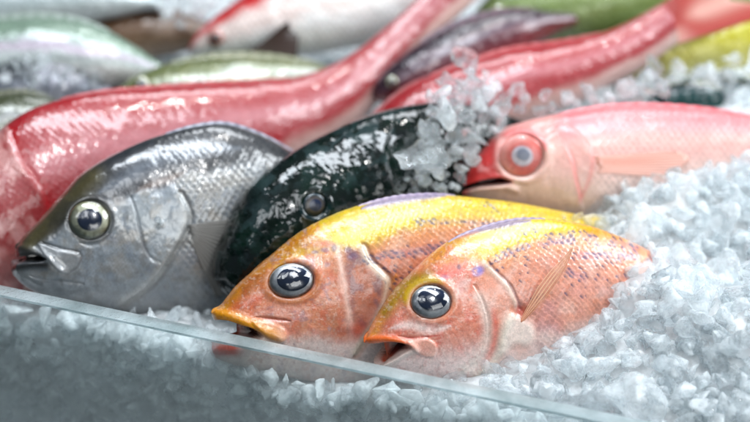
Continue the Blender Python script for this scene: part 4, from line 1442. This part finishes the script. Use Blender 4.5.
def edge_mat():
    m, nt, b = mat_new('cut_acrylic_edge')
    b.inputs['Base Color'].default_value = (0.50, 0.58, 0.58, 1)
    b.inputs['Transmission Weight'].default_value = 0.8
    b.inputs['Specular IOR Level'].default_value = 0.3
    b.inputs['IOR'].default_value = 1.2
    b.inputs['Roughness'].default_value = 0.4
    tc = nd(nt, 'ShaderNodeTexCoord')
    n1 = nd(nt, 'ShaderNodeTexNoise', ins={'Scale': 60.0, 'Detail': 5.0})
    nt.links.new(tc.outputs['Object'], n1.inputs['Vector'])
    cr = nd(nt, 'ShaderNodeMapRange', ins={'From Min': 0.3, 'From Max': 0.7, 'To Min': 0.3, 'To Max': 0.7})
    nt.links.new(n1.outputs['Fac'], cr.inputs['Value'])
    nt.links.new(cr.outputs['Result'], b.inputs['Roughness'])
    n2 = nd(nt, 'ShaderNodeTexNoise', ins={'Scale': 34.0, 'Detail': 6.0, 'Roughness': 0.7})
    nt.links.new(tc.outputs['Object'], n2.inputs['Vector'])
    rp = nd(nt, 'ShaderNodeValToRGB')
    rp.color_ramp.elements[0].position, rp.color_ramp.elements[0].color = 0.36, (0.34, 0.43, 0.44, 1)
    rp.color_ramp.elements[1].position, rp.color_ramp.elements[1].color = 0.62, (0.74, 0.82, 0.84, 1)
    nt.links.new(n2.outputs['Fac'], rp.inputs['Fac'])
    nt.links.new(rp.outputs['Color'], b.inputs['Base Color'])
    bp = nd(nt, 'ShaderNodeBump', ins={'Strength': 0.5, 'Distance': 0.002})
    nt.links.new(n2.outputs['Fac'], bp.inputs['Height'])
    nt.links.new(bp.outputs['Normal'], b.inputs['Normal'])
    return m


rim = thing('tray_rim', 'clear acrylic front wall of the ice tray with pale cut edge', 'tray wall', (RA + RB) / 2 - np.array([0, 0, 0.12]))
TH = 0.0075


def slab(z0, z1, inset, name, mat):
    a, b = RA, RB
    Q = []
    for z in (z0, z1):
        for p, o in ((a, inset), (b, inset), (b, TH - inset), (a, TH - inset)):
            v = p + rnor * o
            Q.append([v[0], v[1], z])
    Fq = np.array([[0, 3, 2, 1], [4, 5, 6, 7], [0, 1, 5, 4], [1, 2, 6, 5], [2, 3, 7, 6], [3, 0, 4, 7]])
    return mesh_np(name, np.array(Q), Fq, mat, rim, smooth=False)


slab(-0.12, ZR - 0.0016, 0.0, 'clear_sheet', acrylic_mat())
slab(ZR - 0.0015, ZR, 0.0001, 'cut_edge', edge_mat())


# ------------------------------------------------------------------ ice
def ice_mat(name, milky, spread, rough=0.05, tint=(0.94, 0.98, 0.995), bump=0.5, see=0.5, ior=1.22):
    """clear ice with milky clouds of trapped air"""
    m, nt, b = mat_new(name)
    L = nt.links.new
    b.inputs['Base Color'].default_value = (0.97, 0.99, 1.0, 1)
    b.inputs['Transmission Weight'].default_value = 1.0
    b.inputs['IOR'].default_value = ior
    b.inputs['Roughness'].default_value = rough
    oi = nd(nt, 'ShaderNodeObjectInfo')
    ge = nd(nt, 'ShaderNodeNewGeometry')
    va = nd(nt, 'ShaderNodeVectorMath', operation='ADD')
    L(ge.outputs['Position'], va.inputs[0])
    L(oi.outputs['Random'], va.inputs[1])
    n1 = nd(nt, 'ShaderNodeTexNoise', ins={'Scale': 110.0, 'Detail': 4.0, 'Roughness': 0.62})
    n2 = nd(nt, 'ShaderNodeTexNoise', ins={'Scale': 120.0, 'Detail': 3.0, 'Roughness': 0.45})
    L(va.outputs[0], n1.inputs['Vector'])
    L(va.outputs[0], n2.inputs['Vector'])
    bp = nd(nt, 'ShaderNodeBump', ins={'Strength': bump, 'Distance': 0.003})
    L(n2.outputs['Fac'], bp.inputs['Height'])
    L(bp.outputs['Normal'], b.inputs['Normal'])
    df = nd(nt, 'ShaderNodeBsdfPrincipled', ins={'Base Color': (*tint, 1), 'Roughness': 0.09, 'IOR': 1.31, 'Specular IOR Level': 0.8})
    L(bp.outputs['Normal'], df.inputs['Normal'])
    tl = nd(nt, 'ShaderNodeBsdfTranslucent', ins={'Color': (*tint, 1)})
    ms = nd(nt, 'ShaderNodeMixShader', ins={0: 0.42})
    L(df.outputs[0], ms.inputs[1])
    L(tl.outputs[0], ms.inputs[2])
    mr = nd(nt, 'ShaderNodeMapRange', ins={'From Min': 0.38, 'From Max': 0.62, 'To Min': max(milky - spread, 0.02), 'To Max': min(milky + spread, 1.0)})
    L(n1.outputs['Fac'], mr.inputs['Value'])
    tr = nd(nt, 'ShaderNodeBsdfTransparent', ins={'Color': (0.97, 0.99, 1.0, 1)})
    mg = nd(nt, 'ShaderNodeMixShader', ins={0: see})
    L(b.outputs[0], mg.inputs[1])
    L(tr.outputs[0], mg.inputs[2])
    mx = nd(nt, 'ShaderNodeMixShader')
    L(mr.outputs['Result'], mx.inputs[0])
    L(mg.outputs[0], mx.inputs[1])
    L(ms.outputs[0], mx.inputs[2])
    L(mx.outputs[0], nt.nodes['Material Output'].inputs['Surface'])
    return m


M['ice_clear'] = ice_mat('clear_ice', 0.10, 0.08, 0.015, see=0.35, ior=1.31, bump=0.6)
M['ice_white'] = ice_mat('white_ice', 0.30, 0.24, 0.02, bump=0.7, see=0.5, ior=1.29)
M['ice_press'] = ice_mat('pressed_ice', 0.62, 0.28, 0.05, see=0.45)
M['ice_bed'] = ice_mat('packed_ice', 0.80, 0.16, 0.12, (0.96, 0.985, 0.995))


def chunk_mesh(rs, bevel=0.07, pts=12, fine=True):
    bm = bmesh.new()
    el = (1.0, rs.uniform(0.6, 0.95), rs.uniform(0.45, 0.8))
    for _ in range(pts):
        v = Vector((rs.gauss(0, 1), rs.gauss(0, 1), rs.gauss(0, 1)))
        v.normalize()
        v = v * rs.uniform(0.7, 1.05)
        bm.verts.new((v.x * el[0], v.y * el[1], v.z * el[2]))
    r = bmesh.ops.convex_hull(bm, input=bm.verts)
    for v in [g for g in r['geom_interior'] if isinstance(g, bmesh.types.BMVert)]:
        bm.verts.remove(v)
    bmesh.ops.dissolve_limit(bm, angle_limit=math.radians(16), verts=bm.verts, edges=bm.edges)
    if bevel:
        bmesh.ops.bevel(bm, geom=list(bm.edges) + list(bm.verts), offset=bevel, segments=2 if not fine else 1, profile=0.6, affect='EDGES', clamp_overlap=True)
    bmesh.ops.triangulate(bm, faces=[f for f in bm.faces if len(f.verts) > 4])
    if fine:
        from mathutils import noise as mn
        bmesh.ops.triangulate(bm, faces=bm.faces)
        for _ in range(2):
            bmesh.ops.subdivide_edges(bm, edges=[e for e in bm.edges if e.calc_length() > 0.30], cuts=1, use_grid_fill=True)
            bmesh.ops.triangulate(bm, faces=bm.faces)
        off = Vector((rs.uniform(0, 50), rs.uniform(0, 50), rs.uniform(0, 50)))
        bm.normal_update()
        mv = []
        for v in bm.verts:
            c = mn.noise(v.co * 1.5 + off) * 0.24 + mn.noise(v.co * 3.6 + off) * 0.10
            mv.append(v.co + v.co.normalized() * c)
        for v, c in zip(bm.verts, mv):
            v.co = c
    me = bpy.data.meshes.new('ice_chunk')
    bm.to_mesh(me)
    bm.free()
    me.polygons.foreach_set('use_smooth', np.ones(len(me.polygons), bool))
    me.set_sharp_from_angle(angle=math.radians(48))
    return me


CH = [chunk_mesh(RNG) for _ in range(16)]
CHW = []
for me in CH:
    w = me.copy()
    me.materials.append(M['ice_clear'])
    w.materials.append(M['ice_white'])
    CHW.append(w)
BIG = []
for me in CH[:8]:
    v = np.zeros(len(me.vertices) * 3, np.float32)
    me.vertices.foreach_get('co', v)
    BIG.append((v.reshape(-1, 3), np.array([p.vertices[:] for p in me.polygons if len(p.vertices) == 3]).reshape(-1, 3), np.array([p.vertices[:] for p in me.polygons if len(p.vertices) == 4]).reshape(-1, 4)))
SM = [chunk_mesh(RNG, 0.09, 9, False) for _ in range(10)]
print('chunk tris', [len(m.polygons) for m in CH], [len(m.polygons) for m in SM])
SMV = []
for me in SM:
    v = np.zeros(len(me.vertices) * 3, np.float32)
    me.vertices.foreach_get('co', v)
    fs = [np.array(p.vertices[:]) for p in me.polygons]
    tri = np.array([f for f in fs if len(f) == 3]).reshape(-1, 3)
    quad = np.array([f for f in fs if len(f) == 4]).reshape(-1, 4)
    SMV.append((v.reshape(-1, 3), tri, quad))
for me in SM:
    bpy.data.meshes.remove(me)


def rand_rot(rs):
    q = Vector((rs.gauss(0, 1), rs.gauss(0, 1), rs.gauss(0, 1), rs.gauss(0, 1)))
    from mathutils import Quaternion
    return Quaternion(q[:]).normalized()


CHUNKS = []


def put_chunk(p, size, label, group, white=0.6, flat=1.0):
    ms = CHW if RNG.random() < white else CH
    o = bpy.data.objects.new('ice_chunk', RNG.choice(ms))
    o.location = p
    o.rotation_mode = 'QUATERNION'
    o.rotation_quaternion = rand_rot(RNG)
    o.scale = (size, size * RNG.uniform(0.8, 1.1), size * RNG.uniform(0.8, 1.1))
    link(o)
    tag(o, label, 'ice chunk', group)
    CHUNKS.append((o, ms is CHW, size))
    return o


class Loose:
    def __init__(self, src=None):
        self.V, self.T, self.Q, self.n = [], [], [], 0
        self.src = src or SMV

    def add(self, p, size):
        v, t, q = RNG.choice(self.src)
        R = np.array(rand_rot(RNG).to_matrix())
        V = (v * size) @ R.T + p
        self.V.append(V)
        self.T.append(t + self.n)
        self.Q.append(q + self.n)
        self.n += len(V)

    def build(self, name, mat, parent=None):
        return mesh_np(name, np.concatenate(self.V), [np.concatenate(self.T), np.concatenate(self.Q)], mat, parent)


# fish surfaces seen in the photo, kept free of ice
CLEAR = {
    'F1': [(364, 330), (385, 300), (426, 256), (455, 236), (484, 225), (520, 217), (560, 217), (600, 226), (640, 243), (660, 252), (636, 262), (622, 282), (606, 306), (590, 330), (560, 346), (528, 353), (500, 368), (462, 374), (420, 382), (376, 376)],
    'F2': [(210, 312), (238, 282), (285, 240), (340, 208), (402, 194), (440, 192), (495, 197), (540, 205), (560, 216), (480, 226), (400, 290), (370, 330), (372, 386), (290, 380), (220, 362), (208, 340)],
    'F4': [(10, 250), (43, 212), (82, 170), (141, 138), (196, 122), (251, 127), (290, 148), (240, 200), (218, 250), (218, 296), (190, 312), (140, 308), (80, 300), (30, 290), (10, 275)],
    'F3': [(210, 280), (220, 240), (245, 190), (283, 156), (333, 128), (384, 107), (418, 104), (424, 150), (396, 190), (330, 214), (290, 240), (240, 290), (220, 296)],
    'F6': [(452, 195), (466, 165), (500, 128), (549, 112), (615, 102), (700, 105), (760, 112), (760, 150), (735, 162), (700, 168), (650, 172), (626, 182), (604, 206), (560, 214), (500, 200), (470, 202)],
    'F5': [(-10, 300), (-10, 140), (40, 105), (100, 88), (205, 80), (300, 72), (345, 54), (395, 10), (430, 50), (372, 106), (300, 140), (160, 130), (60, 200), (20, 250), (14, 300)],
    'F7': [(372, 112), (410, 80), (475, 56), (550, 40), (620, 22), (680, 0), (740, 30), (676, 48), (640, 84), (560, 96), (500, 76), (440, 66), (400, 108)],
}
CLEAR['B9'] = [(650, 102), (668, 89), (700, 85), (724, 90), (722, 105), (690, 109), (660, 108)]
CLEAR['B7'] = [(640, 60), (656, 42), (700, 34), (760, 32), (760, 56), (700, 60)]
FD = dict(B9=B9, B7=B7, F1=F1, F2=F2, F3=F3, F4=F4, F5=F5, F6=F6, F7=F7)


MX, MY = np.meshgrid(np.arange(-60, 820), np.arange(-30, 460), indexing='ij')
MASK = {k: inside(np.stack([MX, MY], -1).astype(float), poly, 0.1, 0) > 0.5 for k, poly in CLEAR.items()}


def hits_fish(p, size, slack=0.0):
    """does a chunk at p stand in front of a fish surface the photo shows?"""
    q = proj(np.asarray(p)[None])[0]
    i, j = int(q[0] + 60), int(q[1] + 30)
    if not (0 <= i < 880 and 0 <= j < 490):
        return False
    for k, m in MASK.items():
        if m[i, j]:
            s, n = FD[k].at(q[0], q[1])
            if np.dot(s - p, FWD) > -size * 0.6 + slack:
                return True
    return False


# bed: a lumpy sheet whose heights come from points read off the photo
ctrl = []
for (x, y, z) in ((-40, 300, -.006), (60, 312, -.008), (140, 322, -.008), (195, 326, -.004), (260, 345, -.012), (330, 366, -.016), (400, 388, -.012), (445, 392, -.006), (520, 408, -.004), (600, 424, -0.002), (700, 440, 0.004), (800, 450, 0.01),
                  (690, 380, .016), (760, 360, .03), (660, 330, .022), (740, 300, .042), (820, 300, .05),
                  (0, 130, -.02), (0, 60, -.02), (200, 100, -.02), (200, 40, -.02), (400, 60, -.02), (560, 30, -.02), (740, 90, .02), (820, 60, .02), (650, 95, .012), (400, 0, -.025), (0, 0, -.03), (750, 0, -.02), (1000, 200, .04), (-250, 200, -.02), (-250, 50, -.03), (0, -60, -.03), (375, -60, -.03), (800, -60, -.02)):
    ctrl.append(on_z(x, y, z))
for F_, pts, off in ((F1, ((470, 374), (500, 366), (530, 352), (560, 346), (590, 331), (606, 306), (622, 280), (640, 262), (665, 254)), 0.002),
                     (F1, ((690, 272), (720, 288)), 0.006),
                     (F6, ((612, 205), (628, 184), (652, 174), (700, 169), (738, 162), (770, 152)), 0.002),
                     (F4, ((100, 306), (150, 312), (190, 314)), 0.002)):
    for (x, y) in pts:
        p, n = F_.at(x, y)
        ctrl.append(p + F_.n * off)
# under the bodies the bed stays low
for F_, pts in ((F1, ((450, 330), (500, 320), (550, 300))), (F2, ((280, 340), (340, 340), (420, 300), (480, 250))), (F3, ((260, 270), (330, 240), (400, 220))), (F4, ((80, 270), (150, 260), (220, 250))), (F6, ((500, 190), (560, 190), (640, 150)))):
    for (x, y) in pts:
        p, n = F_.at(x, y)
        q = p - F_.n * 0.02
        q[2] = min(q[2] - 0.03, -0.01)
        ctrl.append(q)
ctrl = np.array(ctrl)
Rr = np.sqrt(((ctrl[:, None, :2] - ctrl[None, :, :2]) ** 2).sum(-1))
Kk = np.sqrt(Rr ** 2 + 0.015 ** 2)
z0 = -0.004
wts = np.linalg.solve(-Kk + np.eye(len(ctrl)) * 0.004, ctrl[:, 2] - z0)


def bed_z(xy):
    d = np.sqrt(((xy[..., None, :] - ctrl[:, :2]) ** 2).sum(-1) + 0.015 ** 2)
    z = z0 - d @ wts
    return np.clip(z, -0.03, 0.075)


gx, gy = np.linspace(-0.6, 0.75, 300), np.linspace(-0.30, 0.62, 220)
GX, GY = np.meshgrid(gx, gy, indexing='ij')
XY = np.stack([GX, GY], -1)
GZ = bed_z(XY)
GZ = GZ + (fbm(XY * 1000, 22, 801) - 0.5) * 0.012
Gp = np.stack([GX, GY, GZ], -1)
# never above the visible flanks
flatp = Gp.reshape(-1, 3).copy()
pxs = proj(flatp)
for k, poly in CLEAR.items():
    m = inside(pxs, poly, 0.1, 0) > 0.5
    for i in np.nonzero(m)[0]:
        s, n = FD[k].at(pxs[i, 0], pxs[i, 1])
        gap = np.dot(s - flatp[i], FWD)
        if gap > -0.012:
            flatp[i] += FWD * (gap + 0.012)
Gp = flatp.reshape(Gp.shape)
rd = rim_dist(Gp)
lim = 0.016
back = np.where(rd < lim)
Gp[back] = Gp[back] - (rnor * (lim - rd[back])[:, None])
Gp[..., 2] = np.where(rd < lim - 0.001, np.minimum(Gp[..., 2], ZR - 0.004) - np.clip(lim - rd, 0, 1) * 1.2, Gp[..., 2])
bed = mesh_np('ice_bed', Gp.reshape(-1, 3), grid_faces(300, 220), M['ice_bed'], None, origin=(0, 0, -0.03))
tag(bed, 'white packed ice filling the tray under all the fish', 'ice', kind='stuff')


def bed_hit(px, py):
    d = ray(px, py)
    ts = np.linspace(0.72, 1.7, 150)
    Q = CAM + ts[:, None] * d
    h = Q[:, 2] - bed_z(Q[:, :2])
    i = np.argmax(h < 0)
    if h[i] >= 0:
        return None
    t = np.interp(0, [h[i], h[i - 1]][::1], [ts[i], ts[i - 1]]) if i else ts[0]
    return CAM + t * d


loose = Loose()
# carpet of small pieces over the whole bed in view
tries = 0
while tries < 3800:
    tries += 1
    px, py = RNG.uniform(-40, 790), RNG.uniform(-10, 440)
    p = bed_hit(px, py)
    if p is None or rim_dist(p) < 0.006:
        continue
    s = 0.003 + 0.008 * RNG.random() ** 1.6
    p = p + np.array([0, 0, RNG.uniform(-0.2, 0.8) * s])
    if hits_fish(p, s):
        continue
    loose.add(p, s)


def pt_in(x, y, poly):
    c = False
    for i in range(len(poly)):
        (x1, y1), (x2, y2) = poly[i - 1], poly[i]
        if (y1 > y) != (y2 > y) and x < (x2 - x1) * (y - y1) / (y2 - y1) + x1:
            c = not c
    return c


def zone_pile(poly, n, smin, smax, label, group, white, place, layers=1.0, rim_gap=0.008, forced=None):
    xs = [q[0] for q in poly]
    ys = [q[1] for q in poly]
    k = t = 0
    put = []
    while k < n and t < n * 40:
        t += 1
        x, y = RNG.uniform(min(xs), max(xs)), RNG.uniform(min(ys), max(ys))
        if not pt_in(x, y, poly):
            continue
        p = place(x, y)
        if p is None:
            continue
        s = (smin * 0.8 + (smax - smin) * RNG.random() ** 1.5 * 1.15) * (1.35 if RNG.random() < 0.12 else 1.0)
        p = p + np.array([0, -0.3, 0.8]) * s * RNG.uniform(0.1, 0.9) * layers
        if rim_dist(p) < rim_gap + s * 0.4 or hits_fish(p, s, 0.001):
            continue
        if any(np.linalg.norm(p - q) < 0.5 * (s + r) for q, r in put):
            continue
        put.append((p, s))
        put_chunk(p, s, label, group, white)
        k += 1
    return put


def on_fish(F_, off=0.002):
    def fn(x, y):
        p, n = F_.at(x, y)
        return p + F_.n * off
    return fn


# the heap at the right, in focus
HEAP = 'ice chunks of the heap over the foremost fish'
zone_pile([(470, 378), (500, 366), (530, 352), (560, 346), (592, 330), (600, 340), (570, 372), (540, 408), (480, 392)],
          26, 0.009, 0.017, 'clear wet ice chunk tucked under the belly of the foremost yellow backed fish', HEAP, 0.45, bed_hit)
zone_pile([(592, 330), (608, 304), (624, 278), (645, 258), (690, 240), (700, 300), (640, 350), (600, 345)],
          34, 0.010, 0.020, 'jagged ice chunk heaped against the tail end of the foremost yellow backed fish', HEAP, 0.5, bed_hit)
zone_pile([(690, 240), (760, 235), (760, 430), (600, 430), (540, 408), (570, 372), (600, 345), (640, 350), (700, 300)],
          80, 0.011, 0.024, 'white jagged ice chunk on the open slope of the heap by the tray rim', HEAP, 0.7, bed_hit)
zone_pile([(566, 214), (610, 200), (640, 182), (700, 172), (760, 158), (760, 240), (690, 240), (650, 246), (610, 226)],
          40, 0.010, 0.018, 'blurred white ice chunk between the pink fish and the yellow backs', 'ice chunks between the pink and the yellow fish', 0.7, bed_hit)
# loose pieces on the dark fish's back and round the pink fish's snout
zone_pile([(424, 104), (440, 78), (462, 66), (488, 72), (500, 100), (496, 126), (470, 156), (456, 186), (440, 196), (412, 194), (420, 150)],
          52, 0.007, 0.0165, 'glassy ice chunk piled on the back of the dark green fish', 'ice chunks on the dark green fish', 0.5, on_fish(F3, 0.006), 2.0)
zone_pile([(372, 192), (384, 172), (394, 162), (404, 170), (416, 192), (400, 196)],
          10, 0.004, 0.007, 'small clear ice chip stuck to the flank of the dark green fish', 'ice chips on the dark flank', 0.1, on_fish(F3, 0.003))
zone_pile([(440, 84), (462, 64), (500, 70), (540, 80), (580, 88), (640, 80), (664, 96), (600, 106), (540, 116), (500, 130), (470, 120)],
          48, 0.008, 0.0165, 'blurred ice chunk between the pink fish and the red snapper behind', 'ice chunks behind the pink fish', 0.75, lambda x, y: on_plane(x, y, F6.A + np.array([0, 0.022, 0.0]), F6.n))
zone_pile([(585, 78), (640, 64), (700, 62), (760, 58), (760, 112), (728, 108), (700, 84), (650, 88), (600, 98)],
          26, 0.010, 0.019, 'blurred white ice lump in the far right row before the yellow green fish', 'ice lumps before the yellow green fish', 0.8, lambda x, y: on_plane(x, y, F6.A + np.array([0, 0.07, 0.0]), F6.n))
zone_pile([(500, 203), (520, 200), (560, 206), (576, 216), (540, 213)],
          9, 0.004, 0.0065, 'clear ice chip on the yellow back of the second fish', 'ice chips on the yellow back', 0.2, on_fish(F2, 0.003))
zone_pile([(160, 310), (190, 306), (214, 314), (214, 334), (180, 326)],
          10, 0.005, 0.009, 'clear ice chunk between grey belly and yellow lip behind the rim', 'ice chunks behind the rim', 0.3, bed_hit)
zone_pile([(0, 66), (40, 58), (100, 66), (110, 84), (60, 88), (0, 92)],
          16, 0.006, 0.011, 'blurred bluish ice chunk strewn on the slate blue fish', 'ice chunks on the slate fish', 0.5, on_fish(B4, 0.004))
zone_pile([(160, 0), (215, 0), (215, 24), (170, 26)],
          8, 0.010, 0.016, 'far blurred ice lump at the upper edge beside the red fish', 'ice lumps at the upper edge', 0.8, lambda x, y: on_z(x, y, 0.03))
for k in range(3):
    p, n = F4.at(157 + RNG.uniform(-5, 5), 218 + k * 3)
    put_chunk(p + F4.n * 0.002, 0.0042 - 0.0006 * k, 'melting ice chip on the gill cover of the grey fish', 'ice chips on the grey gill cover', 0.4)
o = loose.build('crushed_ice', M['ice_white'])
tag(o, 'small crushed ice pieces strewn over the bed between the fish', 'ice', kind='stuff')

# pieces pressed against the inside of the clear wall
press = Loose(BIG + SMV)
for k in range(1300):
    a = RNG.random()
    z = RNG.uniform(-0.085, 0.004)
    s = RNG.uniform(0.005, 0.014)
    p = RA + (RB - RA) * a - rnor * (s * 0.75 + 0.002)
    p = np.array([p[0], p[1], z])
    q = proj(p[None])[0]
    if not (-30 < q[0] < 780 and q[1] < 450):
        continue
    if hits_fish(p, s) or q[1] < 287 + 0.21 * q[0] + 10:
        continue
    press.add(p, s)
o = press.build('pressed_ice', M['ice_press'])
tag(o, 'packed ice pressed against the inside of the clear tray wall', 'ice', kind='stuff')


# say which chunk is which: by size, clearness and the nearest landmark, then by order from the top
MARKS = [((455, 380), 'below the chin of the foremost yellow backed fish'), ((500, 372), 'below the white fin root of the foremost fish'),
         ((545, 356), 'below the raised fin of the foremost fish'), ((520, 395), 'beside the clear rim under the foremost fish'),
         ((590, 340), 'against the belly of the foremost fish'), ((612, 300), 'against the rear flank of the foremost fish'),
         ((640, 268), 'over the tail root of the foremost fish'), ((680, 252), 'above the buried tail of the foremost fish'),
         ((590, 390), 'on the heap near the end of the rim'), ((560, 412), 'at the rim near the lower edge'), ((640, 330), 'midway up the ice heap'),
         ((640, 390), 'low on the ice heap'), ((690, 300), 'high on the ice heap'), ((690, 360), 'in the middle of the heap slope'), ((690, 412), 'at the foot of the ice heap'),
         ((738, 280), 'on the heap crest by the picture edge'), ((738, 340), 'on the heap slope by the picture edge'), ((738, 400), 'in the lower corner of the ice heap'),
         ((580, 212), 'behind the yellow back of the foremost fish'), ((630, 205), 'under the belly of the pink fish'), ((640, 235), 'beside the yellow tail end of the second fish'),
         ((680, 195), 'below the orange fin of the pink fish'), ((690, 225), 'between pink fish and buried tails'), ((735, 190), 'below the rear of the pink fish'), ((735, 225), 'at the far end of the ice heap'),
         ((440, 95), 'on the ridge of the dark green fish'), ((470, 78), 'before the red snapper above the dark fish'), ((490, 110), 'above the forehead of the pink fish'),
         ((425, 130), 'on the upper flank of the dark green fish'), ((455, 125), 'between dark fish and pink forehead'), ((430, 165), 'on the lower flank of the dark green fish'),
         ((455, 160), 'before the red snout of the pink fish'), ((440, 190), 'above the yellow back by the dark fish'), ((394, 180), 'stuck to the dark fish behind its eye'),
         ((520, 96), 'behind the head of the pink fish'), ((570, 94), 'behind the back of the pink fish'), ((630, 92), 'behind the pink fish near the teal fish'),
         ((680, 75), 'before the lime yellow fish'), ((735, 75), 'before the lime yellow fish by the picture edge'), ((700, 95), 'beside the dark teal fish'),
         ((535, 206), 'on the yellow back of the second fish'), ((190, 320), 'between grey belly and yellow lip'), ((158, 220), 'on the gill cover of the grey fish'),
         ((20, 80), 'on the slate blue fish by the picture edge'), ((80, 75), 'on the slate blue fish toward its tail'), ((190, 12), 'far off beside the upside down red fish')]
bins = {}
for o, white, size in CHUNKS:
    q = proj(np.array(o.location)[None])[0]
    ph = min(MARKS, key=lambda m: (m[0][0] - q[0]) ** 2 + (m[0][1] - q[1]) ** 2)[1]
    lab = ('large ' if size > 0.015 else 'small ' if size < 0.0095 else '') + ('milky' if white else 'clear') + ' ice chunk ' + ph
    bins.setdefault(lab, []).append((q[1], o))
ORD = ['topmost', 'second from top', 'third from top', 'fourth from top', 'fifth from top', 'sixth from top', 'seventh from top', 'eighth from top', 'ninth from top', 'tenth from top', 'eleventh from top', 'twelfth from top', 'thirteenth from top', 'fourteenth from top', 'fifteenth from top', 'sixteenth from top', 'seventeenth from top', 'eighteenth from top', 'nineteenth from top', 'twentieth from top']
for lab, lst in bins.items():
    lst.sort(key=lambda e: e[0])
    for k, (_, o) in enumerate(lst):
        if len(lst) == 1:
            o['label'] = lab
        elif k == len(lst) - 1:
            o['label'] = lab + ', lowest'
        else:
            o['label'] = lab + ', ' + ORD[min(k, 19)]
